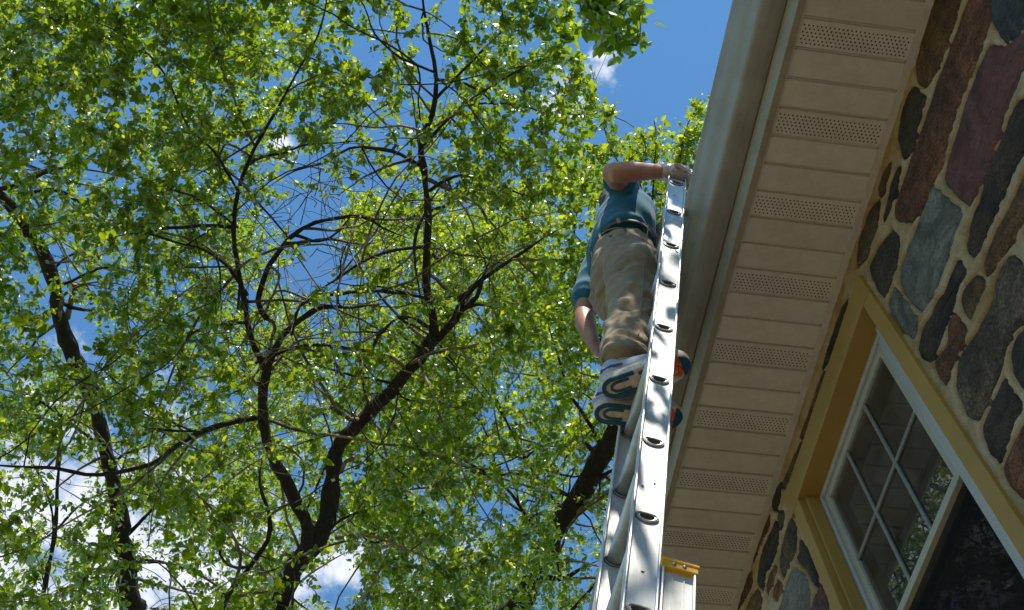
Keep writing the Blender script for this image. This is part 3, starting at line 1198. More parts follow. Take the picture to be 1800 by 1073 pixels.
def d_outline(s=1.0, n=20):
    """D-shaped rung section, flat side up, in (h, u)"""
    pts = []
    for i in range(n):
        a = -math.pi * i / (n - 1)
        pts.append((0.0208 * s * math.cos(a), -0.004 + 0.0165 * s * math.sin(a)))
    pts += [(-0.0198 * s, -0.004 + 0.0045 * s), (-0.016 * s, -0.004 + 0.0075 * s), (0.0, -0.004 + 0.0085 * s), (0.016 * s, -0.004 + 0.0075 * s), (0.0198 * s, -0.004 + 0.0045 * s)]
    return pts


def rail_mesh(r0, out, z0, z1, hoff, fl_in=0.018, fl_out=0.009, first=0.0, half=HALF, ribs=False):
    """I-beam rail: web at rung coordinate r0, 'out' = -1 near rail, +1 far rail; D holes every foot"""
    mb = MB()
    hole = d_outline(0.98)
    n = len(hole)
    us = []
    k = math.ceil((z0 - first + 0.03) / RUNG)
    while first + k * RUNG < z1 - 0.03:
        us.append(first + k * RUNG)
        k += 1
    a, b = -half + 0.004, half - 0.004
    edges = [z0] + [(us[i] + us[i + 1]) / 2 for i in range(len(us) - 1)] + [z1]
    for i, u in enumerate(us):
        e0, e1 = u - 0.03, u + 0.03
        # plain stretches of web below and above the hole
        for (q0, q1) in ((edges[i], e0), (e1, edges[i + 1])):
            if q1 > q0:
                mb.add([(hoff + a, r0, q0), (hoff + b, r0, q0), (hoff + b, r0, q1), (hoff + a, r0, q1)], [(0, 1, 2, 3)])
        inner = [(hoff + x, r0, u + y) for x, y in hole]
        outer = []
        for x, y in hole:
            yy = y + 0.004
            s = min((b / abs(x)) if abs(x) > 1e-6 else 9e9, (0.03 / abs(yy)) if abs(yy) > 1e-6 else 9e9)
            outer.append((hoff + x * s, r0, u + max(-0.03, min(0.03, yy * s))))
        mb.add(inner + outer, [(j, (j + 1) % n, n + (j + 1) % n, n + j) for j in range(n)])
        # corners of the cell
        for (cx, cu) in ((a, -0.03), (b, -0.03), (a, 0.03), (b, 0.03)):
            near = sorted(outer, key=lambda p: (p[0] - hoff - cx) ** 2 + (p[2] - u - cu) ** 2)
            sidep = [p for p in outer if abs(p[0] - hoff - cx) < 1e-5 and (p[2] - u) * cu > -1e-9]
            topp = [p for p in outer if abs(p[2] - u - cu) < 1e-5 and (p[0] - hoff) * cx > -1e-9]
            if sidep and topp:
                p1 = max(sidep, key=lambda p: abs(p[2] - u))
                p2 = max(topp, key=lambda p: abs(p[0] - hoff))
                mb.add([p1, (hoff + cx, r0, u + cu), p2], [(0, 1, 2)])
    for sgn in (-1, 1):
        h0 = hoff + sgn * half
        h1 = hoff + sgn * (half - 0.0035)
        ra, rb = (r0 - fl_out, r0 + fl_in) if out < 0 else (r0 - fl_in, r0 + fl_out)
        mb.box((min(h0, h1), ra, z0), (max(h0, h1), rb, z1))
        # rolled lip on the outer edge
        lip = r0 + out * fl_out
        mb.tube([(hoff + sgn * (half - 0.002), lip, z0), (hoff + sgn * (half - 0.002), lip, z1)], [0.0034, 0.0034], 8)
    if ribs:
        for q in (-0.012, 0.013):
            mb.box((hoff + q - 0.001, r0 + out * 0.0015 - 0.001, z0), (hoff + q + 0.001, r0 + out * 0.0015 + 0.001, z1))
    return mb


def rung_parts(r0, r1, u, hoff):
    """hollow D tube with a rolled collar on each rail"""
    mb = MB()
    sec = d_outline(1.0)
    ins = d_outline(0.82)
    n = len(sec)
    e0, e1 = r0 - 0.003, r1 + 0.003
    vs = [(hoff + x, e0, u + y) for x, y in sec] + [(hoff + x, e1, u + y) for x, y in sec] + [(hoff + x, e0, u + y) for x, y in ins] + [(hoff + x, e1, u + y) for x, y in ins]
    fs = []
    for j in range(n):
        k = (j + 1) % n
        fs += [(j, n + j, n + k, k), (2 * n + k, 3 * n + k, 3 * n + j, 2 * n + j), (j, k, 2 * n + k, 2 * n + j), (n + k, n + j, 3 * n + j, 3 * n + k)]
    mb.add(vs, fs)
    ro = mb.build('rung', ALU, ladder, True)
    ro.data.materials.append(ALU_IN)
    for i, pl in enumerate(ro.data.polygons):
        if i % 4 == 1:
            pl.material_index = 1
    for side, rr in ((-1, r0), (1, r1)):
        c = MB()
        for r_face, grow, thick in ((rr + side * 0.0028, 1.10, 0.0028), (rr + side * 0.0022, 1.24, 0.0024), (rr - side * 0.0032, 1.16, 0.0034)):
            q = d_outline(grow)
            pts = [(hoff + x, r_face, u + y) for x, y in q]
            pts.append(pts[0])
            c.tube(pts, [thick] * len(pts), 7, False)
        c.build('rung_collar', ALU_DK, ro, True)
    return ro


RR = 0.40
FLY_TOP, FLY_BOT = 0.345, -3.40
for r0, out in ((0.0, -1), (RR, 1)):
    mb = rail_mesh(r0, out, FLY_BOT, FLY_TOP, 0.0)
    mb.build('rail', ALU, ladder)
for k in range(-11, 2):
    u = k * RUNG
    if u < FLY_BOT + 0.05 or u > FLY_TOP - 0.02:
        continue
    rung_parts(0.0, RR, u, 0.0)
# lower section, on the house side
BH = 0.076
BZ_TOP = -1.985
BZ_BOT = (GROUND + 0.03 - top.z) / axU.z + 0.01
BFIRST = -7.23 * RUNG + 0.03
for r0, out in ((-0.004, -1), (RR + 0.004, 1)):
    mb = rail_mesh(r0, out, BZ_BOT, BZ_TOP, BH, 0.02, 0.009, BFIRST, 0.036, True)
    mb.build('rail', ALU, ladder)
    cap = MB()
    y0, y1 = (r0 - 0.0145, r0 + 0.012) if out < 0 else (r0 - 0.012, r0 + 0.0145)
    cap.box((BH - 0.041, y0, BZ_TOP - 0.017), (BH + 0.041, y1, BZ_TOP + 0.006))
    cap.box((BH - 0.041, y0 - 0.003 if out < 0 else y1 - 0.002, BZ_TOP + 0.0), (BH + 0.043, y0 + 0.002 if out < 0 else y1 + 0.003, BZ_TOP + 0.009))
    co = cap.build('rail_cap', YELLOW, ladder, False, 0.0025)
    for q in (-0.013, 0.010):
        rv = MB()
        yf = y0 if out < 0 else y1
        rv.tube([(BH + q, yf, BZ_TOP - 0.006), (BH + q, yf + out * 0.002, BZ_TOP - 0.006), (BH + q, yf + out * 0.0034, BZ_TOP - 0.006)], [0.0052, 0.0046, 0.002], 10)
        rv.build('rivet', RIVET, co, True)
    ft = MB()
    ft.box((BH - 0.045, r0 - 0.03, BZ_BOT - 0.006), (BH + 0.05, r0 + 0.03, BZ_BOT + 0.02))
    ft.build('foot', ALU_DK, ladder, False, 0.004)
k = 0
while BFIRST - k * RUNG > BZ_BOT + 0.1:
    u = BFIRST - k * RUNG
    if u < BZ_TOP - 0.03:
        rung_parts(-0.004, RR + 0.004, u, BH)
    k += 1
# plastic guide near the top of the fly
for r0 in (-0.001, RR + 0.001):
    c = MB()
    c.box((-0.036, r0 - 0.011, FLY_TOP - 0.004), (0.036, r0 + 0.019, FLY_TOP + 0.008))
    c.build('rail_end', ALU_DK, ladder, False, 0.003)
# scuffs and dried debris on the near rail
rs2 = random.Random(9)
for (hh, uu, rr_, cnt) in ((0.008, -0.345, 0.010, 5), (0.024, -0.352, 0.004, 3), (-0.015, -1.72, 0.006, 3), (0.010, -1.70, 0.005, 2), (-0.004, 0.16, 0.005, 3), (0.0, -2.02, 0.006, 3)):
    for _ in range(cnt):
        c = MB()
        ch, cu = hh + rs2.gauss(0, rr_), uu + rs2.gauss(0, rr_ * 0.7)
        rad_ = rs2.uniform(0.0015, 0.0042)
        ring = [(ch + rad_ * rs2.uniform(0.5, 1.3) * math.cos(a * 0.785), -0.0012, cu + rad_ * rs2.uniform(0.4, 1.1) * math.sin(a * 0.785)) for a in range(8)]
        c.add(ring + [(ch, -0.0022, cu)], [(a, (a + 1) % 8, 8) for a in range(8)])
        c.build('dirt_fleck', BELT, ladder)

# ------------------------------------------------------------------ the man on the ladder


def loft(nodes, n=20, power=2.3):
    """nodes: (centre, half width along side, half depth, side vector); closed with rounded ends"""
    C = np.array([q[0] for q in nodes], float)
    T = np.gradient(C, axis=0)
    T /= np.linalg.norm(T, axis=1)[:, None]
    rings = []
    for i, (c, a, b, sd) in enumerate(nodes):
        t = T[i]
        sd = np.array(sd, float)
        sd = sd - t * (sd @ t)
        sd /= np.linalg.norm(sd)
        fr = np.cross(t, sd)
        ring = []
        for k in range(n):
            th = 2 * math.pi * k / n
            cx, sx = math.cos(th), math.sin(th)
            x = math.copysign(abs(cx) ** (2 / power), cx) * a
            y = math.copysign(abs(sx) ** (2 / power), sx) * b
            ring.append(np.array(c) + sd * x + fr * y)
        rings.append(np.array(ring))
    first = [C[0] + (rings[0] - C[0]) * 0.6 - T[0] * min(nodes[0][1:3]) * 0.35]
    last = [C[-1] + (rings[-1] - C[-1]) * 0.6 + T[-1] * min(nodes[-1][1:3]) * 0.35]
    rings = first + rings + last
    vs = np.concatenate(rings)
    m = len(rings)
    fs = []
    for i in range(m - 1):
        for k in range(n):
            j = (k + 1) % n
            fs.append((i * n + k, i * n + j, (i + 1) * n + j, (i + 1) * n + k))
    fs.append(tuple(range(n))[::-1])
    fs.append(tuple(range((m - 1) * n, m * n)))
    return vs, fs


def limb(pts, radii, flat=1.0, side=(0, 1, 0), sub=3):
    P = np.array(pts, float)
    P = np.concatenate([P, np.array(radii, float)[:, None]], 1)
    Q = smooth_path(P, np.linalg.norm(P[0, :3] - P[-1, :3]) / (len(P) * sub))
    return loft([(q[:3], q[3] * flat, q[3], side) for q in Q], 16, 2.0)


def union_mesh(name, parts, voxel, smooth_it, mat, parent, warp=None):
    mb = MB()
    for vs, fs in parts:
        mb.add(vs, fs)
    o = mb.build(name + '_raw', None)
    r = o.modifiers.new('r', 'REMESH')
    r.mode = 'VOXEL'
    r.voxel_size = voxel
    sm = o.modifiers.new('s', 'SMOOTH')
    sm.factor = 0.5
    sm.iterations = smooth_it
    dg = bpy.context.evaluated_depsgraph_get()
    me = bpy.data.meshes.new_from_object(o.evaluated_get(dg))
    bpy.data.objects.remove(o)
    me.name = name
    me.materials.clear()
    me.materials.append(mat)
    if warp is not None:
        nv = len(me.vertices)
        co = np.empty(nv * 3, np.float32)
        no = np.empty(nv * 3, np.float32)
        me.vertices.foreach_get('co', co)
        me.vertex_normals.foreach_get('vector', no)
        co = co.reshape(-1, 3)
        no = no.reshape(-1, 3)
        d = np.array([warp(p) for p in co], np.float32)
        co = co + no * d[:, None]
        me.vertices.foreach_set('co', co.ravel())
    me.polygons.foreach_set('use_smooth', [True] * len(me.polygons))
    me.update()
    ob = bpy.data.objects.new(name, me)
    link(ob, parent)
    if parent is not None and parent.type == 'EMPTY':
        ob.matrix_parent_inverse = Matrix.Translation(-parent.location)
    return ob


V = lambda *a: np.array(a, float)
SOLE_Z = 2.853
man = empty('person', (0.79, 1.88, SOLE_Z))
tag(man, 'person in teal t-shirt and khaki trousers standing on the ladder, one hand on its top', 'person')
MI = Matrix.Translation(-man.location)
LFT = (-0.05, 1.0, 0.0)
hipR, hipL = V(0.855, 1.845, 3.77), V(0.855, 2.000, 3.77)
kneeR, kneeL = V(0.808, 1.840, 3.38), V(0.862, 1.985, 3.38)
ankR, ankL = V(0.724, 1.815, 2.945), V(0.785, 1.945, 2.945)
pelv, waist, chest = V(0.848, 1.925, 3.82), V(0.862, 1.915, 3.95), V(0.895, 1.905, 4.19)
shR, shL = V(0.872, 1.745, 4.28), V(0.850, 2.09, 4.27)
elR, wrR = V(0.760, 1.590, 4.025), V(1.000, 1.602, 4.125)
elL, wrL = V(0.748, 2.20, 3.965), V(0.765, 2.185, 3.69)
neck, head = V(0.905, 1.918, 4.36), V(0.935, 1.925, 4.48)

# body: one continuous skin surface
B = []
B.append(loft([(pelv - V(0, 0, 0.06), 0.150, 0.105, LFT), (pelv, 0.155, 0.105, LFT), (waist, 0.128, 0.084, LFT), (chest, 0.142, 0.10, LFT), (neck - V(0.02, 0, 0.05), 0.10, 0.075, LFT)]))
B.append(limb([chest, neck, head - V(0.01, 0, 0.04)], [0.07, 0.057, 0.058]))
B.append(loft([(head + V(0.004, 0, -0.105), 0.045, 0.055, LFT), (head + V(0.008, 0, -0.07), 0.062, 0.08, LFT), (head, 0.074, 0.097, LFT), (head + V(-0.004, 0, 0.06), 0.072, 0.094, LFT), (head + V(-0.008, 0, 0.1), 0.05, 0.066, LFT)], 20, 2.0))
B.append(limb([head + V(0.085, 0, 0.025), head + V(0.108, 0, -0.02), head + V(0.098, 0, -0.032)], [0.009, 0.014, 0.012]))     # nose
B.append(limb([head + V(0.082, -0.022, -0.062), head + V(0.09, 0, -0.06), head + V(0.082, 0.022, -0.062)], [0.007, 0.009, 0.007]))  # mouth
for sg in (-1, 1):
    B.append(limb([head + V(-0.005, sg * 0.076, 0.03), head + V(-0.014, sg * 0.083, 0.0), head + V(-0.002, sg * 0.076, -0.032)], [0.012, 0.014, 0.009]))   # ears
    B.append(limb([head + V(0.083, sg * 0.030, 0.014), head + V(0.085, sg * 0.034, 0.013)], [0.011, 0.011]))                                           # eyes
for sh, el, wr in ((shR, elR, wrR), (shL, elL, wrL)):
    inn = chest + (sh - chest) * 0.6 + V(0, 0, 0.03)
    B.append(limb([inn, sh, sh + (el - sh) * 0.45, el + (sh - el) * 0.08], [0.06, 0.056, 0.048, 0.041]))
    B.append(limb([el + (sh - el) * 0.06, el + (wr - el) * 0.25 + V(0, 0, -0.004), el + (wr - el) * 0.6, wr], [0.040, 0.043, 0.036, 0.0265], 1.0))
B.append(limb([hipR, kneeR, ankR], [0.08, 0.052, 0.04]))
B.append(limb([hipL, kneeL, ankL], [0.08, 0.052, 0.04]))
# right hand closed over the top of the rail
axu, axr, axh = np.array(axU), np.array(axR), np.array(axH)
railtop = np.array(top) + axu * (FLY_TOP + 0.012) + axr * 0.0
palm = railtop + axu * 0.020 - axr * 0.006 - axh * 0.006
B.append(loft([(wrR, 0.027, 0.020, axr), (wrR * 0.5 + palm * 0.5 + axu * 0.004, 0.037, 0.017, axr), (palm + axu * 0.004, 0.042, 0.016, axr), (palm + axh * 0.030, 0.040, 0.014, axr)], 16, 2.4))
for i, (off, ln) in enumerate(((-0.033, 0.9), (-0.011, 1.05), (0.011, 1.0), (0.033, 0.82))):
    k0 = palm + axh * 0.032 + axr * off + axu * 0.002
    k1 = k0 + axh * 0.026 * ln - axu * 0.012
    k2 = k1 - axu * 0.027 * ln + axh * 0.004
    k3 = k2 - axu * 0.016 * ln - axh * 0.008
    B.append(limb([k0, k1, k2, k3], [0.0098, 0.0092, 0.0083, 0.0072], 1.0, (0.1, 0.9, 0.2)))
th0 = palm - axr * 0.034 - axh * 0.012
B.append(limb([th0, th0 - axr * 0.012 - axu * 0.020 + axh * 0.012, th0 - axr * 0.013 - axu * 0.044 + axh * 0.028, th0 - axr * 0.008 - axu * 0.060 + axh * 0.040], [0.0125, 0.0115, 0.0098, 0.008]))
# left hand hanging, relaxed
pd = (wrL - elL) / np.linalg.norm(wrL - elL)
hd = V(0.35, -0.18, -0.92)
hd /= np.linalg.norm(hd)
hs = V(0.9, 0.1, 0.32)
hs -= hd * (hs @ hd)
hs /= np.linalg.norm(hs)
pc = wrL + hd * 0.055
B.append(loft([(wrL, 0.027, 0.021, hs), (wrL + hd * 0.03, 0.034, 0.018, hs), (pc, 0.041, 0.015, hs), (wrL + hd * 0.088, 0.040, 0.013, hs)], 16, 2.4))
hn = np.cross(hd, hs)
for off, ln in ((-0.032, 0.85), (-0.011, 1.0), (0.011, 1.06), (0.032, 0.95)):
    k0 = wrL + hd * 0.088 + hs * off
    k1 = k0 + hd * 0.034 * ln - hn * 0.004
    k2 = k1 + hd * 0.022 * ln - hn * 0.014
    k3 = k2 + hd * 0.012 * ln - hn * 0.016
    B.append(limb([k0, k1, k2, k3], [0.0095, 0.009, 0.0082, 0.0072]))
t0 = wrL + hd * 0.03 + hs * 0.03
B.append(limb([t0, t0 + hs * 0.02 + hd * 0.025 - hn * 0.008, t0 + hs * 0.026 + hd * 0.055 - hn * 0.018], [0.0125, 0.011, 0.0085]))
body = union_mesh('body', B, 0.0062, 4, SKIN, man)

# trousers
def fold(p, a=1.0):
    x, y, z = (float(v) for v in p)
    low = max(0.0, min(1.0, (3.16 - z) / 0.16))
    n1 = mnoise.noise((x * 11, y * 11, z * 6.0))
    n2 = mnoise.noise((x * 9 + 3, y * 9, z * 26.0 + 2.0 * mnoise.noise((x * 6, y * 6, z * 5))))
    n3 = mnoise.noise((x * 26 + z * 16, y * 26 - z * 12, z * 10 + 8))
    crotch = math.exp(-((z - 3.62) / 0.10) ** 2)
    n4 = 1.0 - abs(mnoise.noise((x * 5 + z * 7, y * 5 - z * 9, z * 4 + 3))) * 2.2
    n5 = 1.0 - abs(mnoise.noise((x * 8 - z * 11, y * 8 + z * 6, z * 5 + 13))) * 2.2
    return -0.011 + 1.6 * a * (0.008 * n1 + 0.013 * low * n2 + 0.009 * crotch * n2 + 0.005 * n3 + 0.006 * max(0.0, n4) + 0.005 * max(0.0, n5))


def leg(hp, kn, an, out, k=1.0):
    mid = hp * 0.5 + kn * 0.5
    cal = kn * 0.5 + an * 0.5
    hem = an + V(0.004, 0.002, 0.035)
    return loft([(hp + V(-0.004, out * 0.006, 0.02), 0.092, 0.114, LFT), (hp + V(-0.004, out * 0.004, -0.08), 0.087, 0.107 * k, LFT), (mid, 0.080 * k, 0.096 * k, LFT), (kn, 0.070 * k, 0.081 * k, LFT),
                 (cal + V(0.0, 0, 0.02), 0.066 * k, 0.078 * k, LFT), (hem + V(0, 0, 0.06), 0.064 * k, 0.077 * k, LFT), (hem, 0.070 * k, 0.086 * k, LFT)], 22, 2.0)


TR = [leg(hipR, kneeR, ankR, -1), leg(hipL, kneeL, ankL, 1, 0.84)]
TR.append(loft([(pelv + V(0, 0, -0.13), 0.150, 0.115, LFT), (pelv + V(-0.006, 0, -0.05), 0.178, 0.133, LFT), (pelv + V(0, 0, 0.03), 0.172, 0.126, LFT), (waist + V(-0.002, 0, -0.015), 0.160, 0.114, LFT)], 26, 2.2))
for hp, sg in ((hipR, -1), (hipL, 1)):
    TR.append(loft([(hp + V(-0.055, sg * 0.01, -0.085), 0.062, 0.06, LFT), (hp + V(-0.068, sg * 0.008, -0.02), 0.080, 0.072, LFT), (hp + V(-0.055, sg * 0.004, 0.05), 0.07, 0.066, LFT)], 16, 2.0))
trousers = union_mesh('trousers', TR, 0.0075, 3, CHINO, man, fold)
# belt, belt loops, pocket button
bl = MB()
ring_in, ring_out = [], []
bn = 40
bc = waist + V(-0.001, 0, -0.006)
vs = []
for zz, gx in ((-0.017, 0.002), (-0.017, 0.006), (0.017, 0.006), (0.017, 0.002)):
    for k in range(bn):
        th = 2 * math.pi * k / bn
        cx, sx = math.cos(th), math.sin(th)
        vs.append(bc + V(math.copysign(abs(sx) ** 0.9, sx) * (0.116 + gx), math.copysign(abs(cx) ** 0.9, cx) * (0.162 + gx), zz + 0.03 * (-0.6 * math.copysign(abs(sx) ** 0.9, sx) * 0.4)))
fs = []
for r in range(4):
    for k in range(bn):
        fs.append((r * bn + k, r * bn + (k + 1) % bn, ((r + 1) % 4) * bn + (k + 1) % bn, ((r + 1) % 4) * bn + k))
bl.add(vs, fs)
belt = bl.build('belt', BELT, man, True)
belt.matrix_parent_inverse = MI
for th in (-2.75, -2.1, -1.57, -0.9, 3.9 - 0.35):
    cx, sx = math.cos(th), math.sin(th)
    p = bc + V(sx * 0.126, cx * 0.170, 0.0)
    m = MB()
    m.box((-0.006, -0.004, -0.025), (0.006, 0.004, 0.022), Matrix.Translation(Vector(p)) @ Matrix.Rotation(-th, 4, 'Z'))
    m.build('belt_loop', CHINO, belt, False, 0.001)
bp = onz(1073, 415, 3.80)
dirp = px_ray(1073, 415)


def drop_on(obj, u, v):
    """first hit of the viewing ray with a mesh, in world space, and its normal"""
    ok, loc, nrm, _ = obj.ray_cast(Vector((0, 0, 0)), Vector(px_ray(u, v)))
    return (np.array(loc), np.array(nrm)) if ok else (onz(u, v, 3.8), V(-0.8, -0.5, 0))


def on_local(u, v):
    bpy.context.view_layer.update()
    ok, loc, nrm, _ = trousers.ray_cast(Vector((0, 0, 0)), Vector(px_ray(u, v)))
    return (np.array(loc), np.array(nrm)) if ok else (onz(u, v, 3.8), V(-0.8, -0.5, -0.2))


pb, pn = on_local(1074, 416)
m = MB()
m.tube([pb - pn * 0.002, pb + pn * 0.003, pb + pn * 0.0045], [0.0075, 0.0075, 0.005], 12)
o = m.build('pocket_button', BUTTON, trousers, True)
# back pocket flap and side seam, raised cloth ridges following the trousers
for pth in ([(1058, 412), (1070, 404), (1086, 401), (1101, 404)], [(1140, 395), (1136, 430), (1132, 470), (1129, 510), (1126, 550), (1122, 590)], [(1139, 398), (1147, 404), (1156, 418)]):
    pts = []
    for u, v in pth:
        q, nq = on_local(u, v)
        pts.append(q + nq * 0.0005)
    pts = smooth_path(pts, 0.02)
    m = MB()
    m.tube(pts, [0.0026] * len(pts), 6)
    m.build('seam', CHINO, trousers, True)

# t-shirt


def sfold(p):
    x, y, z = (float(v) for v in p)
    n1 = mnoise.noise((x * 8, y * 8, z * 5 + 3))
    n2 = mnoise.noise((x * 7 + z * 14, y * 16 + z * 8, z * 3.0))
    hem = max(0.0, min(1.0, (4.12 - z) / 0.2))
    n4 = 1.0 - abs(mnoise.noise((x * 6 + z * 8, y * 9 + z * 7, z * 3))) * 2.2
    return 0.007 * n1 + 0.012 * hem * n2 + 0.008 * max(0.0, n4)


def sleeve(sh, el, f, r0, r1):
    inn = chest + (sh - chest) * 0.55 + V(0, 0, 0.035)
    return limb([inn, sh + V(0, 0, 0.004), sh + (el - sh) * 0.45, sh + (el - sh) * f], [0.082, r0, (r0 + r1) * 0.5, r1], 1.0, (0.3, 0.2, 0.9))


TS = [loft([(waist + V(-0.004, 0, 0.020), 0.173, 0.129, LFT), (waist + V(-0.004, 0, 0.07), 0.172, 0.127, LFT), (waist * 0.5 + chest * 0.5, 0.172, 0.127, LFT), (chest, 0.182, 0.128, LFT), (chest + V(0.008, 0, 0.08), 0.160, 0.105, LFT), (neck - V(0.012, 0, 0.02), 0.085, 0.08, LFT)], 28, 2.3),
      sleeve(shR, elR, 0.36, 0.068, 0.064), sleeve(shL, elL, 0.78, 0.076, 0.074)]
shirt = union_mesh('t_shirt', TS, 0.0085, 5, SHIRT, man, lambda p: -0.006 + 1.5 * sfold(p))

# hair
H = [loft([(head + V(-0.022, 0, -0.055), 0.066, 0.075, LFT), (head + V(-0.02, 0, 0.0), 0.080, 0.09, LFT), (head + V(-0.014, 0, 0.06), 0.079, 0.096, LFT), (head + V(-0.012, 0, 0.108), 0.052, 0.068, LFT)], 20, 2.0)]
union_mesh('hair', H, 0.008, 3, HAIR, man, lambda p: 0.004 * mnoise.noise((p[0] * 60, p[1] * 60, p[2] * 60)))

# shoes
FOOT_L = 0.285


def half_w(s):
    """outer and inner half widths of the sole along its length"""
    heel = math.sqrt(max(0.0, 1 - ((0.14 - s) / 0.14) ** 2)) if s < 0.14 else 1.0
    toe = math.sqrt(max(0.0, 1 - ((s - 0.74) / 0.26) ** 2)) if s > 0.74 else 1.0
    w = 0.040 + 0.014 * (0.5 - 0.5 * math.cos(math.pi * min(1, max(0, (s - 0.3) / 0.42))))
    arch = 0.006 * math.exp(-((s - 0.45) / 0.13) ** 2)
    k = heel * toe
    return (w * k, (w - arch) * k)


def shoe(heel, toe, inner_sign, name):
    heel, toe = np.array(heel, float), np.array(toe, float)
    ax = toe - heel
    ax = ax / np.linalg.norm(ax)
    lat = np.array([-ax[1], ax[0], 0.0]) * inner_sign      # points to the inner side
    heel = heel - ax * 0.005

    def P(s, t, z):
        return heel + ax * (s * FOOT_L) + lat * t + V(0, 0, SOLE_Z + z)
    # outline
    ss = np.concatenate([0.14 * (1 - np.cos(np.linspace(0, math.pi / 2, 8))), np.linspace(0.2, 0.74, 9), 0.74 + 0.26 * np.sin(np.linspace(0.12, math.pi / 2, 9))])
    inner = [(s, half_w(s)[1]) for s in ss]
    outer = [(s, -half_w(s)[0]) for s in ss[::-1]][1:-1]
    ol = inner + outer
    n = len(ol)
    cen = (0.5, 0.0)
    mb = MB()
    rings = []
    for grow, z in ((0.93, 0.003), (0.985, 0.006), (1.02, 0.016), (1.0, 0.028), (0.96, 0.036)):
        rings.append([P(0.5 + (s - 0.5) * (0.5 + 0.5 * grow) if grow < 1 else s, t * grow, z + 0.012 * max(0, (s - 0.72) / 0.28) ** 2) for s, t in ol])
    vs = [p for r in rings for p in r]
    fs = []
    for r in range(len(rings) - 1):
        for k in range(n):
            j = (k + 1) % n
            fs.append((r * n + k, r * n + j, (r + 1) * n + j, (r + 1) * n + k))
    fs.append(tuple(range(n))[::-1])
    fs.append(tuple(range((len(rings) - 1) * n, len(rings) * n)))
    mb.add(vs, fs)
    sole = mb.build('sole', SOLE, man, False)
    sole.matrix_parent_inverse = MI
    # outsole pads
    def strip(pl, wd, z0, z1, mat, nm):
        """a band of width wd along the path pl of (s, t)"""
        Q = np.array(pl, float)
        Q = smooth_path(np.concatenate([Q, np.zeros((len(Q), 1))], 1), 0.06)[:, :2]
        Q[:, 0] *= FOOT_L
        T = np.gradient(Q, axis=0)
        T /= np.linalg.norm(T, axis=1)[:, None] + 1e-9
        N = np.stack([-T[:, 1], T[:, 0]], 1)
        a = MB()
        k = len(Q)
        vv = []
        for off in (-0.5, 0.5):
            for z in (z0, z1):
                for i in range(k):
                    q = Q[i] + N[i] * wd * off
                    vv.append(P(q[0] / FOOT_L, q[1], z + 0.012 * max(0, (q[0] / FOOT_L - 0.72) / 0.28) ** 2))
        ff = []
        for i in range(k - 1):
            ff += [(i, i + 1, 2 * k + i + 1, 2 * k + i), (k + i, 3 * k + i, 3 * k + i + 1, k + i + 1), (i, k + i, k + i + 1, i + 1), (2 * k + i, 2 * k + i + 1, 3 * k + i + 1, 3 * k + i)]
        ff += [(0, 2 * k, 3 * k, k), (k - 1, 2 * k - 1, 4 * k - 1, 3 * k - 1)]
        a.add(vv, ff)
        return a.build(nm, mat, sole, False)
    def u_band(ks, kt, lim, wd):
        a_ = [(0.3 + (s - 0.3) * ks, t * kt) for s, t in inner if s < lim][::-1]
        b_ = [(0.3 + (s - 0.3) * ks, t * kt) for s, t in outer if s < lim][::-1]
        strip(a_ + b_, wd, -0.0015, 0.005, TREAD, 'tread')
    u_band(0.90, 0.80, 0.47, 0.0135)
    u_band(0.62, 0.42, 0.36, 0.0080)
    strip([(0.40, 0.016), (0.47, 0.012), (0.52, 0.016), (0.47, 0.022), (0.40, 0.018)], 0.006, -0.001, 0.005, TREAD, 'tread')
    strip([(0.44, -0.024), (0.56, -0.029), (0.62, -0.030)], 0.011, -0.001, 0.005, TREAD, 'tread')
    strip([(0.44, -0.006), (0.54, -0.008), (0.60, -0.006)], 0.008, -0.001, 0.005, TREAD, 'tread')
    for i, s0 in enumerate((0.64, 0.74, 0.83)):
        zig = [(s0, -0.036), (s0 + 0.05, -0.020), (s0, -0.004), (s0 + 0.05, 0.012), (s0 + 0.005, 0.030)]
        strip(zig, 0.0145, -0.0012, 0.005, TREAD if i == 0 else TREAD_O, 'tread')
    # toe plate
    tp = [(s, t * 0.93) for s, t in ol if s > 0.90]
    a = MB()
    mid = (0.86, 0.0)
    bt = [P(s, t, -0.0012 + 0.012 * max(0, (s - 0.72) / 0.28) ** 2) for s, t in tp]
    up = [P(s, t, 0.006 + 0.012 * max(0, (s - 0.72) / 0.28) ** 2) for s, t in tp]
    kk = len(bt)
    a.add(bt + up, [tuple(range(kk))[::-1], tuple(range(kk, 2 * kk))] + [(i, (i + 1) % kk, kk + (i + 1) % kk, kk + i) for i in range(kk)])
    a.build('toe_tread', TREAD, sole, False)
    # upper
    U = [loft([(P(0.04, 0, 0.052), 0.022, 0.026, lat), (P(0.10, 0, 0.060), 0.034, 0.036, lat), (P(0.22, 0, 0.066), 0.038, 0.044, lat), (P(0.42, 0, 0.062), 0.041, 0.042, lat), (P(0.62, 0, 0.050), 0.047, 0.032, lat), (P(0.78, 0, 0.044), 0.046, 0.026, lat), (P(0.93, 0, 0.040), 0.030, 0.018, lat)], 20, 2.2),
         limb([P(0.17, 0, 0.055), P(0.17, 0, 0.105)], [0.042, 0.040])]
    up_o = union_mesh('shoe_upper', U, 0.0065, 3, SHOE, man)
    c = MB()
    band = [P(0.02 + 0.0, 0.0, 0.075)]
    c.tube([P(0.30, 0.044, 0.050), P(0.17, 0.042, 0.060), P(0.05, 0.030, 0.066), P(0.012, 0.0, 0.068), P(0.05, -0.030, 0.066), P(0.17, -0.042, 0.060), P(0.30, -0.045, 0.050)], [0.004] * 7, 6)
    c.build('shoe_trim', NAVY, up_o, True)


shoe((0.650, 1.848, 0), (0.910, 1.712, 0), 1, 'right')
shoe((0.640, 1.930, 0), (0.915, 1.926, 0), -1, 'left')

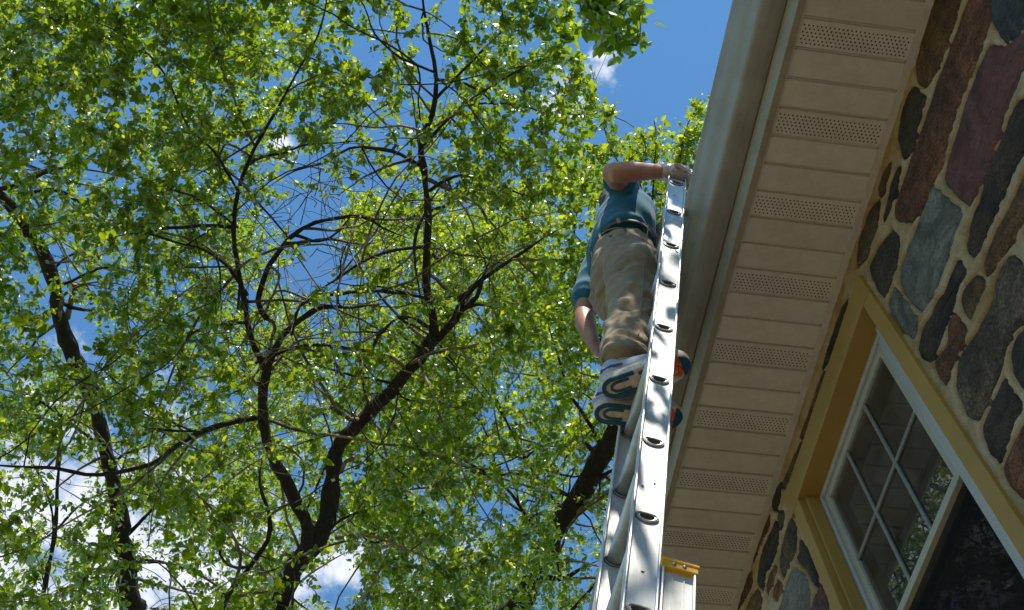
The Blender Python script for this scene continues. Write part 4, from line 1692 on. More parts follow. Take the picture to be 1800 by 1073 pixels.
# clear plastic glove gathered at the right wrist, orange cuff behind
def film(p):
    return 0.006 * mnoise.noise((p[0] * 60, p[1] * 60, p[2] * 60)) + 0.004 * mnoise.noise((p[0] * 130, p[1] * 130, p[2] * 130))


GL = [loft([(wrR + (elR - wrR) * 0.12, 0.036, 0.036, axr), (wrR, 0.036, 0.033, axr), (palm, 0.050, 0.026, axr), (palm + axh * 0.034, 0.048, 0.022, axr)], 18, 2.2),
      loft([(palm + axh * 0.032, 0.046, 0.018, axr), (palm + axh * 0.055 - axu * 0.014, 0.045, 0.016, axr), (palm + axh * 0.058 - axu * 0.046, 0.040, 0.013, axr)], 18, 2.2)]
glove = union_mesh('plastic_glove', GL, 0.006, 1, FILM, man, film)
cuff = limb([wrR + (palm - wrR) * 0.55 + axu * 0.024 + axr * 0.012, palm + axu * 0.030 + axr * 0.02, palm + axu * 0.020 + axh * 0.040 + axr * 0.024], [0.010, 0.013, 0.010])
o = mesh_obj('glove_cuff', cuff[0], cuff[1], ORANGE, man, True)
o.matrix_parent_inverse = MI

# ------------------------------------------------------------------ trees


def leaf_template(var):
    """an ovate leaf of unit length along +Y, folded along the midrib, tip curled"""
    r = random.Random(40 + var)
    w = 0.30 + 0.05 * r.random()
    cup = 0.06 + 0.08 * r.random()
    dr = -0.10 - 0.14 * r.random()
    v = [(0, -0.22, 0.02), (0, 0, 0), (-w * 0.86, 0.26, cup), (w * 0.86, 0.26, cup), (0, 0.42, dr * 0.25), (-w * 0.80, 0.58, cup * 0.7 + dr * 0.4), (w * 0.80, 0.58, cup * 0.7 + dr * 0.4), (0, 1.0, dr)]
    f = [(1, 4, 2), (1, 3, 4), (4, 5, 2), (4, 3, 6), (4, 7, 5), (4, 6, 7)]
    pet = [(0.012, -0.22, 0.02)]
    return np.array(v), np.array(f), pet


LT = [leaf_template(i) for i in range(5)]


class Tree:
    def __init__(self, name, label, base_px, dist, leafmat, leaf_len, seed):
        self.r = np.random.default_rng(seed)
        self.pr = random.Random(seed)
        self.nodes = []        # skeleton sample points
        self.parent = []
        self.rad = []
        self.limbs = []
        self.name, self.label = name, label
        self.leafmat, self.leaf_len = leafmat, leaf_len
        self.leaf_pos = []
        self.twigs = []
        self.root = None
        self.show = []

    def make_root(self, loc):
        self.root = empty(self.name, tuple(loc))
        tag(self.root, self.label, 'tree', 'trees around the house')
        self.inv = Matrix.Translation(-Vector(loc))

    def limb(self, pts, dist, name='limb', mat=None, wig=1.0, to_ground=False, sides=None):
        """pts: (u, v, width px [, distance]) seen from the camera, placed at real distances"""
        P = []
        for i, p in enumerate(pts):
            d = p[3] if len(p) > 3 else (dist[0] + (dist[1] - dist[0]) * i / max(1, len(pts) - 1))
            c = at(p[0], p[1], d)
            P.append((c[0], c[1], c[2], (0.40 if name == 'trunk' else 0.36) * p[2] * d / FPX))
        P = np.array(P)
        if max(p[2] for p in pts) >= 11:
            self.show.append(pts)
        if to_ground:
            b = P[0].copy()
            lean = P[0, :3] - P[1, :3]
            k = (GROUND - 0.1 - b[2])
            low = []
            for f in (1.0, 0.66, 0.33):
                q = b.copy()
                q[2] = b[2] + k * f
                q[0] += lean[0] / max(0.2, abs(lean[2])) * min(1.0, f) * 0.6 * abs(k) * 0.3
                q[1] += lean[1] / max(0.2, abs(lean[2])) * min(1.0, f) * 0.6 * abs(k) * 0.1
                q[3] = b[3] * (1 + 0.5 * f ** 2)
                low.append(q)
            P = np.concatenate([np.array(low), P])
        L = np.linalg.norm(P[0, :3] - P[-1, :3])
        Q = smooth_path(P, 0.09 if P[:, 3].max() > 0.03 else 0.07)
        n = len(Q)
        j = np.cumsum(self.r.normal(0, 1, (n, 3)), 0)
        j -= np.linspace(0, 1, n)[:, None] * j[-1]
        amp = np.minimum(0.012, 0.3 * np.maximum(Q[:, 3], 0.004)) * wig
        Q[:, :3] += j * amp[:, None] * 0.6
        rr = np.maximum(Q[:, 3], 0.004)
        if mat is None and name == 'limb':
            rr = rr * np.minimum(1.0, 0.25 + np.linspace(n * 0.09, 0, n) / 0.5)
        rr = rr * (1 + 0.10 * self.r.normal(0, 1, n))
        sd = sides or (12 if rr.max() > 0.05 else 7 if rr.max() > 0.015 else 5)
        vs, fs = tube_geo(Q[:, :3], rr, sd)
        vs = np.array(vs)
        if rr.max() > 0.05:
            ctr = np.repeat(Q[:, :3], sd, 0)
            rd = vs - ctr
            k = np.array([1 + 0.13 * mnoise.noise(Vector(v) * 7.0) + 0.08 * mnoise.noise(Vector(v) * 22.0) for v in vs])
            vs = ctr + rd * k[:, None]
        o = mesh_obj(name, vs, fs, mat or BARK, self.root, True)
        o.matrix_parent_inverse = self.inv
        b0 = len(self.nodes)
        for i in range(0, n):
            self.nodes.append(Q[i, :3].copy())
            self.rad.append(rr[i])
        return o

    def branches(self, count, lmin, lmax, r0, zone, stay=None):
        """secondary branches that leave the limbs"""
        made = 0
        base = [i for i, q in enumerate(self.nodes) if zone(q)]
        while made < count:
            i = self.pr.choice(base)
            p = self.nodes[i].copy()
            d = self.r.normal(0, 1, 3) + np.array([0, 0, 0.35])
            d /= np.linalg.norm(d)
            L = self.pr.uniform(lmin, lmax)
            rs_ = min(r0 * self.pr.uniform(0.6, 1.3), self.rad[i] * 0.8)
            m = 12
            path = [p]
            bend = self.r.normal(0, 0.11, 3)
            for k in range(m):
                d = d + bend + self.r.normal(0, 0.13, 3)
                d /= np.linalg.norm(d)
                p = p + d * L / m
                path.append(p)
            if stay is not None and not all(stay(q) for q in path):
                continue
            rad = np.linspace(rs_, 0.0035, m + 1)
            vs, fs = tube_geo(path, rad, 6)
            o = mesh_obj('branch', vs, fs, TWIG if self.pr.random() < 0.7 else BARK, self.root, True)
            o.matrix_parent_inverse = self.inv
            for q, rr in list(zip(path, rad))[1:]:
                self.nodes.append(q)
                self.rad.append(rr)
            made += 1

    def grow(self, seeds, leaves_per, reach=3.5, spread=0.07):
        """twigs reach from the nearest wood to every seed; leaves sit along them"""
        seeds = np.asarray(seeds)
        N = [n for n in self.nodes]
        kd0 = KDTree(len(N))
        for i, n in enumerate(N):
            kd0.insert(n, i)
        kd0.balance()
        dd = np.array([kd0.find(s)[2] for s in seeds])
        order = np.argsort(dd)
        kd = kd0
        cnt = 0
        tw = []
        fresh = []
        for oi in order:
            s = seeds[oi]
            if cnt % 150 == 0 and fresh:
                kd = KDTree(len(N))
                for i, n in enumerate(N):
                    kd.insert(n, i)
                kd.balance()
                fresh = []
            cnt += 1
            q, qi, d = kd.find(s)
            q = np.array(q)
            if d > reach:
                continue
            # step back along the wood so that the twig leaves at an angle
            m = max(3, min(9, int(d / 0.13) + 2))
            mid = (q + s) * 0.5 + self.r.normal(0, 0.16 * max(0.25, d), 3) * 0.8 + np.array([0, 0, 0.10 * d])
            t = np.linspace(0, 1, m)[:, None]
            path = (1 - t) ** 2 * q + 2 * t * (1 - t) * mid + t * t * s
            path[1:-1] += self.r.normal(0, 0.018, (m - 2, 3))
            tw.append((path, d))
            for i in range(1, m):
                N.append(path[i])
                fresh.append(1)
        self.twigs += tw
        # leaves
        for path, d in tw:
            k = max(3, int(self.pr.gauss(leaves_per, leaves_per * 0.3)))
            end = path[-1]
            back = path[-2] - path[-1]
            L = min(0.55, max(0.25, d * 0.7))
            seg = np.linalg.norm(np.diff(path, axis=0), axis=1)
            tot = seg.sum()
            cum = np.concatenate([[0], np.cumsum(seg)])
            for _ in range(k):
                x = tot - L * self.pr.random() ** 1.15
                x = max(0.0, x)
                i = min(len(seg) - 1, int(np.searchsorted(cum, x) - 1)) if x > 0 else 0
                p = path[i] + (path[i + 1] - path[i]) * ((x - cum[i]) / max(1e-6, seg[i]))
                o_ = self.r.normal(0, 1, 3)
                p = p + o_ / np.linalg.norm(o_) * spread * abs(self.r.normal(0, 0.6))
                self.leaf_pos.append(p)

    def spare_twigs(self, centers, count, length, mat_name='twigs'):
        """bare dead twigs, tangled"""
        for c, sg, k in centers:
            for _ in range(int(k * 0.6)):
                p = c + self.r.normal(0, sg, 3)
                d = self.r.normal(0, 1, 3)
                d[2] *= 0.7
                d /= np.linalg.norm(d)
                L = length * self.pr.uniform(0.5, 1.6)
                m = 7
                path = [p]
                bend = self.r.normal(0, 0.16, 3)
                for i in range(m):
                    d = d + bend + self.r.normal(0, 0.2, 3)
                    d /= np.linalg.norm(d)
                    p = p + d * L / m
                    path.append(p)
                self.twigs.append((np.array(path), -1.0))
                for _ in range(2):
                    i = self.pr.randrange(2, m)
                    d2 = d + self.r.normal(0, 0.7, 3)
                    d2 /= np.linalg.norm(d2)
                    q = path[i]
                    sp = [q]
                    for j in range(4):
                        d2 = d2 + self.r.normal(0, 0.2, 3)
                        d2 /= np.linalg.norm(d2)
                        q = q + d2 * L * 0.09
                        sp.append(q)
                    self.twigs.append((np.array(sp), 0.0))

    def finish(self, n_objects=300, tone_shift=0.0):
        # twigs in one piece of wood
        vs_all, fs_all = [], []
        base = 0
        for path, d in self.twigs:
            n = len(path)
            r0 = 0.0028 + 0.0042 * min(1.5, d) if d >= 0 else 0.0042
            rad = np.linspace(r0, 0.0016, n)
            v, f = tube_geo(path, rad, 4 if d > 0.5 else 3, False)
            vs_all.append(v)
            fs_all += [tuple(base + i for i in q) for q in f]
            base += len(v)
        if vs_all:
            o = np_mesh('twigs', np.concatenate(vs_all), np.array(fs_all), TWIG, self.root)
            o.matrix_parent_inverse = self.inv
            o['kind'] = 'stuff'
        P = np.array(self.leaf_pos)
        n = len(P)
        # orientation: blades spread and droop
        az = self.r.uniform(0, 2 * math.pi, n)
        el = self.r.normal(-0.45, 0.45, n)
        Yv = np.stack([np.cos(az) * np.cos(el), np.sin(az) * np.cos(el), np.sin(el)], 1)
        up = np.array([0.0, -0.25, 0.9]) + self.r.normal(0, 0.6, (n, 3))
        Zv = up - Yv * (up * Yv).sum(1)[:, None]
        Zv /= np.linalg.norm(Zv, axis=1)[:, None]
        Xv = np.cross(Yv, Zv)
        ln = self.leaf_len * np.exp(self.r.normal(0, 0.30, n))
        tone = np.clip(self.r.normal(0.5 + tone_shift, 0.24, n), 0, 1)
        var = self.r.integers(0, len(LT), n)
        # the leaves that show largest become objects
        dirs = P / np.linalg.norm(P, axis=1)[:, None]
        c = P @ RC.T
        uu = 900 + FPX * c[:, 0] / -c[:, 2]
        vv = 536.5 - FPX * c[:, 1] / -c[:, 2]
        face = np.abs((Zv * dirs).sum(1))
        size = ln / np.linalg.norm(P, axis=1) * (0.3 + face)
        vis = (c[:, 2] < 0) & (uu > 0) & (uu < 1290) & (vv > 0) & (vv < 1073)
        size = np.where(vis, size, 0)
        big = np.argsort(-size)[:n_objects]
        big = big[size[big] > 0]
        mask = np.ones(n, bool)
        mask[big] = False
        for i in big:
            k = int(var[i])
            tb = min(4, int(tone[i] * 5))
            me = leaf_data(k, tb, self.leafmat)
            o = bpy.data.objects.new('leaf', me)
            link(o, self.root)
            o.matrix_parent_inverse = self.inv
            M = Matrix(((Xv[i][0], Yv[i][0], Zv[i][0], P[i][0]), (Xv[i][1], Yv[i][1], Zv[i][1], P[i][1]), (Xv[i][2], Yv[i][2], Zv[i][2], P[i][2]), (0, 0, 0, 1)))
            o.matrix_basis = M @ Matrix.Scale(float(ln[i]), 4)
        V_, F_, T_ = [], [], []
        off = 0
        for k in range(len(LT)):
            sel = np.where(mask & (var == k))[0]
            if not len(sel):
                continue
            tv, tf, _ = LT[k]
            tv = tv[1:]
            tf = tf - 1
            q = P[sel][:, None, :] + ln[sel][:, None, None] * (tv[None, :, 0:1] * Xv[sel][:, None, :] + tv[None, :, 1:2] * Yv[sel][:, None, :] + tv[None, :, 2:3] * Zv[sel][:, None, :])
            V_.append(q.reshape(-1, 3))
            F_.append((tf[None] + (off + np.arange(len(sel)) * len(tv))[:, None, None]).reshape(-1, 3))
            T_.append(np.repeat(tone[sel], len(tv)))
            off += len(sel) * len(tv)
        o = np_mesh('foliage', np.concatenate(V_), np.concatenate(F_), self.leafmat, self.root, True)
        at_ = o.data.attributes.new('tone', 'FLOAT', 'POINT')
        at_.data.foreach_set('value', np.concatenate(T_).astype(np.float32))
        o.matrix_parent_inverse = self.inv
        o['kind'] = 'stuff'
        return n


LD = {}


def leaf_data(k, tb, mat):
    key = (k, tb, mat.name)
    if key not in LD:
        tv, tf, _ = LT[k]
        tv, tf = tv[1:], tf - 1
        me = bpy.data.meshes.new('leaf')
        me.from_pydata(tv.tolist(), [], tf.tolist())
        me.polygons.foreach_set('use_smooth', [True] * len(tf))
        a = me.attributes.new('tone', 'FLOAT', 'POINT')
        a.data.foreach_set('value', np.full(len(tv), 0.1 + 0.2 * tb, np.float32))
        me.materials.append(mat)
        LD[key] = me
    return LD[key]


def blob(u, v, pts):
    s = 0.0
    for (cu, cv, ru, rv, a) in pts:
        s += a * math.exp(-((u - cu) / ru) ** 2 - ((v - cv) / rv) ** 2)
    return s


def sample(pr, n, box, dens, d0, d1, clump=1.5, keepout=None):
    """points of the crown's volume; a noise field makes boughs and gaps"""
    out = []
    while len(out) < n:
        u, v = pr.uniform(box[0], box[2]), pr.uniform(box[1], box[3])
        if pr.random() < dens(u, v):
            d = pr.uniform(d0, d1)
            p = at(u, v, d)
            k = mnoise.noise(Vector(p) * clump) + 0.5 * mnoise.noise(Vector(p) * clump * 2.3 + Vector((9, 2, 4)))
            if k < pr.uniform(-0.35, 0.25):
                continue
            if keepout is not None and keepout(u, v, d) > pr.random():
                continue
            out.append(p)
    return out


def right_edge(v):
    e = [(-200, 1000), (0, 1010), (90, 1015), (150, 1040), (190, 1085), (235, 1080), (280, 1075), (400, 1060), (620, 1045), (700, 1000), (760, 980), (1100, 980)]
    return float(np.interp(v, [q[0] for q in e], [q[1] for q in e]))


def in_crown(q):
    """the main crown ends where the open sky begins"""
    c = RC @ q
    if c[2] > -0.1:
        return True
    u, v = 900 + FPX * c[0] / -c[2], 536.5 - FPX * c[1] / -c[2]
    return u < right_edge(v) - 10


# --- the main tree: forked trunk, arching limbs
t1 = Tree('forked_tree', 'large leafy tree with dark forked trunk and arching limbs, centre left', None, 9, LEAF_A, 0.048, 11)
b = at(500, 1073, 9.0)
t1.make_root((b[0] + 0.1, b[1] + 0.3, GROUND))
t1.limb([(492, 1120, 52), (500, 1073, 48), (515, 1010, 50), (555, 965, 46), (583, 900, 36), (590, 840, 34), (610, 780, 32), (660, 725, 32), (700, 680, 30), (735, 635, 30), (762, 590, 30)], (9.0, 9.2), 'trunk', to_ground=True)
t1.limb([(530, 985, 36), (538, 930, 31), (505, 860, 29), (475, 800, 26), (463, 740, 24), (468, 680, 22), (478, 640, 19), (500, 592, 17), (548, 552, 14), (570, 540, 12), (619, 541, 10), (674, 534, 8)], (9.0, 8.6))
t1.limb([(470, 660, 15), (446, 600, 15), (432, 530, 13), (424, 470, 12), (414, 400, 11), (420, 335, 10), (441, 276, 9), (458, 244, 8), (488, 194, 7), (520, 132, 5), (560, 60, 5), (580, -30, 4)], (8.9, 8.3))
t1.limb([(762, 600, 27), (752, 540, 23), (745, 480, 20), (750, 410, 19), (750, 350, 18), (741, 290, 16), (736, 250, 15), (757, 200, 13), (766, 140, 11), (756, 80, 9), (745, 20, 7), (738, -70, 5)], (9.2, 8.4))
t1.limb([(755, 605, 24), (800, 556, 20), (815, 522, 17), (850, 490, 13), (890, 462, 11), (925, 440, 8), (960, 415, 5), (1005, 392, 3)], (9.2, 8.6))
t1.limb([(900, 457, 8), (950, 457, 8), (1008, 459, 7)], (8.8, 8.5), mat=DEAD)
t1.limb([(805, 553, 15), (838, 524, 12), (848, 490, 10), (866, 444, 5)], (9.1, 8.8))
t1.limb([(760, 580, 13), (738, 563, 11), (701, 557, 10), (674, 583, 9), (658, 608, 8), (650, 650, 5)], (9.2, 8.7))
t1.limb([(752, 434, 10), (682, 442, 9), (635, 461, 8), (588, 493, 7), (545, 520, 5)], (9.0, 8.5))
t1.limb([(470, 560, 15), (455, 530, 14), (474, 469, 13), (500, 432, 12), (517, 414, 12), (556, 393, 11), (635, 383, 9), (674, 403, 7), (720, 420, 5)], (8.9, 8.3))
t1.limb([(513, 590, 7), (529, 538, 8), (568, 520, 9), (619, 512, 9), (666, 510, 9), (713, 516, 9), (742, 520, 9)], (8.5, 9.0))
t1.limb([(450, 640, 6), (478, 626, 8), (541, 608, 8), (619, 612, 7), (674, 616, 5)], (8.9, 8.6))
t1.limb([(720, 640, 9), (766, 618, 9), (820, 612, 8), (842, 603, 6)], (9.1, 8.8), mat=DEAD)
t1.limb([(768, 616, 5), (795, 640, 4), (805, 660, 4), (790, 700, 3)], (9.1, 8.9))
t1.limb([(755, 335, 10), (775, 322, 9), (800, 312, 8), (830, 310, 7), (870, 322, 6), (930, 345, 4), (985, 330, 3)], (9.0, 8.3))
t1.limb([(741, 292, 11), (722, 281, 10), (690, 266, 9), (655, 260, 8), (615, 262, 7), (575, 285, 6), (520, 300, 5), (470, 330, 4)], (8.9, 8.2))
t1.limb([(766, 175, 9), (800, 140, 8), (842, 96, 7), (880, 58, 5), (930, 10, 4)], (8.7, 8.0))
t1.limb([(745, 255, 8), (790, 205, 7), (850, 160, 6), (920, 120, 5), (980, 95, 3)], (8.8, 7.8))
t1.limb([(765, 128, 7), (705, 102, 6), (660, 60, 5), (640, 10, 4), (600, -40, 3)], (8.6, 8.0))
t1.limb([(436, 520, 9), (400, 470, 8), (360, 440, 7), (310, 425, 6), (250, 410, 5), (180, 420, 3)], (8.8, 8.1))
t1.limb([(420, 340, 8), (380, 270, 7), (330, 220, 6), (290, 130, 5), (230, 70, 4), (150, 30, 3)], (8.6, 7.7))
t1.limb([(418, 400, 7), (350, 350, 6), (290, 330, 5), (220, 300, 4)], (8.7, 8.0))
t1.limb([(466, 738, 14), (440, 735, 14), (380, 752, 13), (330, 772, 12), (290, 800, 12), (265, 815, 11), (200, 831, 10), (150, 833, 9), (100, 822, 8), (0, 819, 6), (-90, 800, 4)], (9.0, 8.2))
t1.limb([(355, 758, 7), (290, 757, 6), (232, 742, 5), (180, 700, 3)], (8.7, 8.4))
t1.limb([(380, 1120, 13), (400, 1050, 13), (430, 1010, 12), (470, 950, 11), (472, 905, 9), (455, 850, 8), (462, 800, 5)], (9.3, 9.0))
t1.limb([(590, 946, 10), (640, 942, 8), (690, 956, 7), (750, 982, 5), (790, 1005, 3)], (9.0, 8.6), mat=DEAD)
t1.limb([(580, 930, 10), (600, 914, 8), (640, 898, 6), (690, 880, 4)], (9.0, 8.8))
t1.limb([(600, 830, 9), (608, 812, 10), (622, 804, 9)], (9.0, 8.85), mat=DEAD, wig=0.4)
t1.limb([(720, 860, 5), (760, 855, 6), (806, 848, 5)], (8.9, 8.8), mat=DEAD)
t1.limb([(700, 690, 6), (712, 702, 6), (740, 706, 4)], (9.1, 9.0))
t1.branches(160, 0.6, 2.2, 0.016, lambda q: q[2] > 4.0, in_crown)
pr = random.Random(5)
gaps1 = [(590, 430, 120, 120, 0.80), (500, 380, 70, 60, 0.5), (640, 350, 60, 50, 0.55), (600, 560, 70, 50, 0.5), (50, 590, 60, 60, 0.5), (90, 860, 130, 90, 0.55), (40, 1010, 110, 80, 0.6), (600, 1010, 90, 70, 0.7), (860, 900, 80, 70, 0.7),
         (30, 300, 60, 70, 0.5), (180, 570, 60, 60, 0.55), (520, 270, 40, 40, 0.6), (760, 760, 70, 60, 0.2), (300, 1010, 80, 70, 0.45), (420, 130, 40, 40, 0.35)]


def dens1(u, v):
    if u > right_edge(v):
        return 0.0
    d = 0.85 - blob(u, v, gaps1)
    if v > 620:
        d *= 0.75
    if u < 130:
        d *= 0.7
    return max(0.03, d)




main_px = []
for pl in t1.show:
    q = smooth_path([(a[0], a[1], 0.0) for a in pl], 12.0)
    main_px.append(q[:, :2])
T2_TRUNK = [(243, 1130, 42), (238, 1060, 40), (230, 960, 38), (208, 850, 32), (158, 690, 30), (118, 592, 31), (108, 520, 29), (80, 450, 27), (40, 390, 25), (0, 345, 23), (-60, 300, 20), (-130, 250, 16)]
main_px.append(smooth_path([(a[0], a[1], 0.0) for a in T2_TRUNK], 12.0)[:, :2])
main_px = np.concatenate(main_px)


def clear1(u, v, d):
    """few twigs grow on the camera side of the big limbs"""
    m = np.min((main_px[:, 0] - u) ** 2 + (main_px[:, 1] - v) ** 2)
    return 0.93 * math.exp(-m / 55.0 ** 2) if d < 9.5 else 0.0


def keep_off(paths, dmax):
    q = np.concatenate([smooth_path([(a[0], a[1], 0.0) for a in pl], 12.0)[:, :2] for pl in paths])
    return lambda u, v, d: 0.9 * math.exp(-np.min((q[:, 0] - u) ** 2 + (q[:, 1] - v) ** 2) / 50.0 ** 2) if d < dmax else 0.0


seeds = sample(pr, 4300, (-260, -260, 1120, 1130), dens1, 7.6, 10.2, 1.5, clear1)
t1.grow(seeds, 23)
t1.spare_twigs([(at(560, 420, 8.6), 0.35, 55), (at(480, 600, 8.7), 0.35, 60), (at(670, 450, 8.7), 0.3, 40), (at(760, 400, 8.8), 0.3, 40), (at(430, 640, 8.6), 0.3, 30), (at(130, 900, 8.6), 0.5, 30), (at(640, 620, 8.8), 0.3, 25), (at(300, 480, 8.4), 0.5, 30), (at(850, 380, 8.6), 0.4, 25)], 1, 0.75)
t1.finish(300)

# --- overhanging tree: trunk out of view behind the camera, bough enters at the top
t6 = Tree('overhanging_tree', 'near bough with large leaves hanging into the sky, top centre', None, 6, LEAF_A, 0.074, 23)
t6.make_root((-2.6, -4.2, GROUND))


def w3(pts):
    """world points (x, y, z, radius) as camera px for limb()"""
    out = []
    for x, y, z, r in pts:
        out.append((x, y, z, r))
    return out


def world_limb(t, pts, name='limb'):
    P = np.array(pts, float)
    Q = smooth_path(P, 0.12)
    vs, fs = tube_geo(Q[:, :3], Q[:, 3], 10 if P[:, 3].max() > 0.05 else 6)
    o = mesh_obj(name, vs, fs, BARK, t.root, True)
    o.matrix_parent_inverse = t.inv
    for q in Q:
        t.nodes.append(q[:3].copy())
        t.rad.append(q[3])


e1 = at(1060, 30, 6.6)
e2 = at(1120, 80, 6.5)
world_limb(t6, [(-2.6, -4.2, GROUND - 0.1, 0.2), (-2.5, -4.1, 2.5, 0.16), (-2.0, -3.6, 5.2, 0.13), (-1.2, -2.8, 7.2, 0.09), (-0.6, -1.9, 8.2, 0.06)], 'trunk')
world_limb(t6, [(-1.2, -2.8, 7.2, 0.07), (-0.4, -1.8, 7.7, 0.05), (0.3, -0.6, 7.5, 0.035), (0.8, 0.5, 7.1, 0.022), (e1[0], e1[1], e1[2], 0.012), (e2[0], e2[1], e2[2], 0.005)])
world_limb(t6, [(-0.9, -2.4, 7.5, 0.05), (0.2, -2.4, 8.0, 0.04), (1.2, -2.0, 8.1, 0.025), (2.0, -1.5, 8.0, 0.012)])
world_limb(t6, [(-0.4, -1.8, 7.6, 0.03), (0.0, -0.9, 6.9, 0.024), (0.5, -0.1, 6.3, 0.016), (0.85, 0.3, 5.9, 0.009)])
world_limb(t6, [(-0.2, -1.5, 7.7, 0.03), (0.6, -1.3, 7.9, 0.022), (1.3, -0.9, 7.8, 0.012), (1.7, -0.4, 7.7, 0.008)])
cl6 = [(1030, 15, 40, 40, 0.8), (1105, 25, 35, 32, 0.9), (1078, 88, 25, 18, 0.8), (1120, 112, 18, 10, 0.8), (1140, 5, 20, 20, 0.7), (1070, -60, 90, 50, 0.8)]
s6 = sample(pr, 90, (980, -150, 1165, 135), lambda u, v: max(0, min(1, blob(u, v, cl6)) - 0.2), 6.2, 7.0, 0.01)
t6.grow(s6, 9, 3.0, 0.07)
# leaves over the ladder, between it and the sun
s6b = []
sv = np.array(SUN)
while len(s6b) < 50:
    k = pr.uniform(0.0, 1.0)
    c = np.array([0.45 + 0.6 * k, pr.uniform(1.45, 2.05), 1.6 + 2.7 * k]) + sv * pr.uniform(1.1, 2.9) + np.array([pr.gauss(-0.1, 0.28), pr.gauss(0, 0.1), 0])
    cc = RC @ c
    vv_ = 536.5 - FPX * cc[1] / -cc[2]
    if cc[2] < -0.2 and vv_ > -110:
        continue
    if c[2] < 4.0 or (c[0] > 1.0 and c[2] < 4.4):
        continue
    s6b.append(c)
for _ in range(150):
    s6b.append(np.array([pr.gauss(-1.0, 1.0), pr.gauss(-2.2, 0.9), pr.gauss(7.6, 0.6)]))
t6.grow(s6b, 12, 3.0, 0.09)
t6.finish(150)

# --- leaning tree at the left
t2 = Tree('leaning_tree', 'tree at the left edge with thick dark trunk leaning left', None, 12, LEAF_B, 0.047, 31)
b = at(240, 1073, 12.0)
t2.make_root((b[0], b[1] + 0.3, GROUND))
t2.limb(T2_TRUNK, (12.0, 11.5), 'trunk', to_ground=True)
t2.limb([(45, 345, 12), (80, 335, 11), (110, 338, 10), (150, 362, 9), (182, 386, 7), (240, 420, 4)], (11.6, 11.2))
t2.limb([(-10, 335, 14), (40, 322, 11), (75, 302, 9), (130, 290, 6), (170, 270, 4)], (11.6, 11.0))
t2.limb([(-80, 300, 12), (-20, 225, 12), (30, 180, 10), (80, 120, 8), (115, 95, 6), (150, 30, 4)], (11.5, 10.8))
t2.limb([(118, 560, 16), (128, 520, 13), (132, 500, 12)], (11.9, 11.8), mat=DEAD, wig=0.3)
t2.limb([(112, 500, 8), (180, 470, 6), (240, 480, 5), (300, 500, 3)], (11.8, 11.2))
t2.limb([(210, 850, 10), (180, 790, 8), (120, 740, 6), (60, 700, 5), (-20, 680, 3)], (11.9, 11.3))
t2.limb([(225, 940, 9), (290, 880, 7), (350, 850, 5), (400, 800, 3)], (12, 11.4))
t2.branches(70, 0.6, 2.0, 0.016, lambda q: q[2] > 4.0)


def dens2(u, v):
    d = 0.75 - blob(u, v, [(60, 560, 90, 90, 0.6), (90, 860, 130, 80, 0.75), (40, 1000, 110, 90, 0.7), (40, 260, 70, 90, 0.55), (190, 560, 60, 60, 0.5), (590, 440, 130, 140, 0.9), (480, 400, 70, 80, 0.4), (300, 1040, 80, 60, 0.5), (430, 140, 60, 50, 0.3)])
    return max(0.02, d)


t2.grow(sample(pr, 2600, (-300, -250, 520, 1150), dens2, 10.8, 13.4, 1.3, keep_off([T2_TRUNK], 12.0)), 20)
t2.finish(120)

# --- tree behind the man
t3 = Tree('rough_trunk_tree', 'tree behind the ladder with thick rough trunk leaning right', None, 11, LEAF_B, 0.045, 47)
b = at(900, 1090, 11.0)
t3.make_root((b[0], b[1] + 0.3, GROUND))
t3.limb([(880, 1130, 56), (905, 1073, 52), (930, 1030, 50), (957, 970, 46), (987, 910, 42), (1025, 860, 44), (1050, 812, 44), (1078, 760, 40), (1105, 700, 34), (1125, 640, 26), (1130, 560, 18), (1125, 480, 12), (1115, 420, 7)], (11.0, 10.0), 'trunk', to_ground=True)
t3.limb([(1003, 908, 13), (1040, 884, 13), (1068, 866, 12), (1100, 845, 12)], (10.6, 10.0), mat=DEAD, wig=0.3)
t3.limb([(1040, 850, 20), (1058, 838, 16), (1072, 830, 12), (1110, 810, 8)], (10.6, 10.3))
t3.limb([(1040, 790, 14), (1020, 772, 11), (1002, 778, 9)], (10.7, 10.5))
t3.limb([(1010, 880, 12), (960, 850, 9), (910, 832, 8), (870, 835, 6), (820, 828, 4)], (10.7, 10.2))
t3.limb([(940, 1010, 14), (985, 1018, 12), (1020, 1000, 9), (1055, 985, 6)], (10.9, 10.6))
t3.limb([(975, 1110, 12), (1010, 1070, 11), (1040, 1035, 8), (1060, 1000, 5)], (10.9, 10.6))
t3.limb([(1060, 790, 12), (1035, 740, 10), (1000, 690, 8), (985, 640, 6), (960, 560, 4)], (10.6, 10.0))
t3.limb([(1100, 700, 12), (1060, 600, 10), (1030, 500, 8), (1010, 420, 6), (1020, 340, 4)], (10.4, 9.7))
t3.limb([(1130, 540, 9), (1140, 430, 8), (1130, 340, 6), (1110, 280, 4)], (10.2, 9.8))
t3.limb([(1135, 480, 8), (1165, 390, 7), (1190, 300, 5), (1205, 230, 3), (1225, 185, 2)], (10.2, 9.8))
t3.limb([(960, 960, 12), (920, 900, 9), (880, 850, 7), (800, 800, 5), (740, 760, 4)], (10.9, 10.4))
t3.limb([(990, 900, 9), (930, 820, 8), (880, 720, 6), (850, 650, 4)], (10.8, 10.2))
t3.branches(80, 0.6, 2.0, 0.016, lambda q: q[2] > 4.0)


def dens3(u, v):
    if v < np.interp(u, [900, 1060, 1090, 1150, 1180, 1200, 1240, 1300], [330, 260, 232, 236, 225, 185, 165, 150]):
        return 0.0
    d = 0.8 - blob(u, v, [(870, 900, 75, 65, 0.75), (930, 950, 60, 60, 0.4), (1010, 950, 60, 90, 0.35), (600, 1010, 80, 80, 0.4)])
    if v > 780:
        d *= 0.7
    return max(0.03, d)


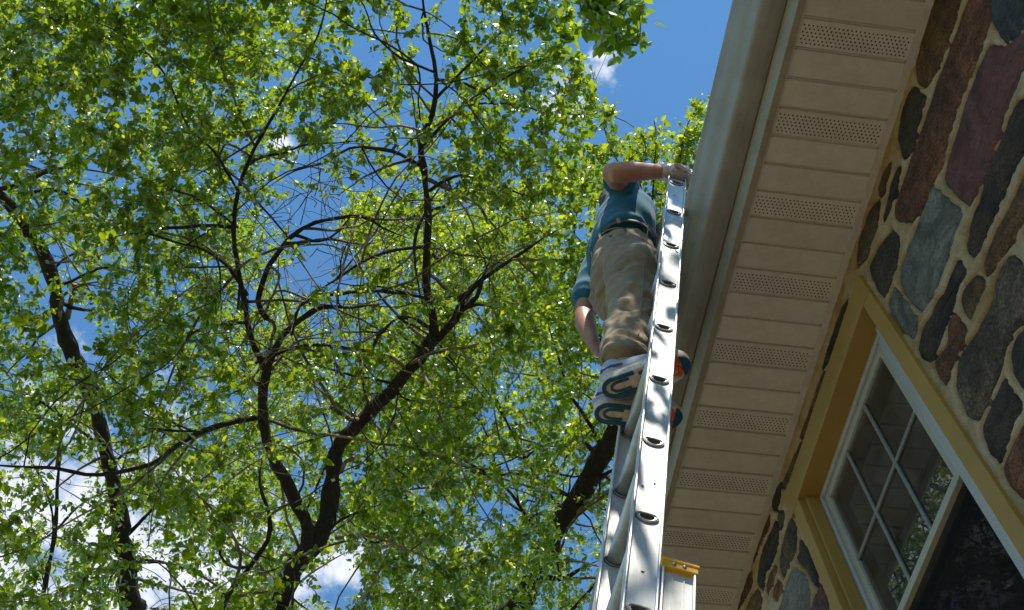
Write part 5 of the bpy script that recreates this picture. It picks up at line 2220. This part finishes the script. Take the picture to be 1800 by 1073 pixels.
t3.grow(sample(pr, 3500, (600, 140, 1300, 1150), dens3, 9.7, 12.8, 1.3, keep_off(t3.show[:1], 10.3)), 20)
t3.grow(sample(pr, 60, (1090, 150, 1260, 300), lambda u, v: 0.9 if v > np.interp(u, [1090, 1150, 1180, 1200, 1240, 1300], [235, 238, 228, 182, 165, 150]) else 0.0, 9.7, 10.6, 0.01), 16)
t3.finish(200, 0.08)

# --- slender trees further back
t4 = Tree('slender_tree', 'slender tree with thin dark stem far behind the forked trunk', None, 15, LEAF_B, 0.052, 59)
b = at(655, 1080, 15.0)
t4.make_root((b[0], b[1] + 0.2, GROUND))
t4.limb([(655, 1130, 17), (655, 1060, 17), (652, 980, 16), (660, 930, 15), (676, 880, 13), (690, 820, 10), (705, 740, 8), (720, 640, 6)], (15.0, 14.6), 'trunk', to_ground=True)
t4.limb([(655, 960, 10), (640, 900, 8), (600, 850, 6), (560, 800, 4)], (15, 14.4))
t4.limb([(680, 870, 8), (740, 830, 7), (800, 790, 5), (850, 740, 3)], (14.8, 14.2))
t4.limb([(660, 940, 7), (700, 960, 6), (760, 930, 4)], (15, 14.6))
t4.branches(25, 0.5, 1.8, 0.014, lambda q: q[2] > 4.0)


def dens4(u, v):
    return max(0.03, 0.75 - blob(u, v, [(600, 1010, 90, 80, 0.75), (580, 450, 130, 130, 0.9), (860, 900, 70, 60, 0.6)]))


t4.grow(sample(pr, 2000, (380, 380, 1000, 1150), dens4, 13.2, 16.5, 1.0), 19)
t4.finish(40, 0.08)

t5 = Tree('young_tree', 'young tree with thin crooked stem in the lower left corner', None, 14, LEAF_B, 0.056, 67)
b = at(75, 1073, 14.0)
t5.make_root((b[0], b[1] + 0.2, GROUND))
t5.limb([(72, 1130, 11), (75, 1060, 10), (90, 970, 9), (98, 930, 9), (102, 860, 7), (105, 780, 5), (110, 700, 4)], (14, 13.6), 'trunk', to_ground=True)
t5.limb([(97, 940, 6), (85, 880, 5), (60, 820, 4), (30, 780, 3)], (14, 13.6))
t5.limb([(100, 930, 6), (140, 890, 5), (190, 860, 4), (250, 830, 3)], (14, 13.6))
t5.branches(15, 0.5, 1.5, 0.012, lambda q: q[2] > 4.0)


def dens5(u, v):
    return max(0.03, 0.7 - blob(u, v, [(100, 870, 110, 70, 0.7), (60, 990, 80, 50, 0.4)]))


t5.grow(sample(pr, 600, (-200, 640, 520, 1150), dens5, 13.0, 15.5, 1.0), 18)
t5.finish(30)
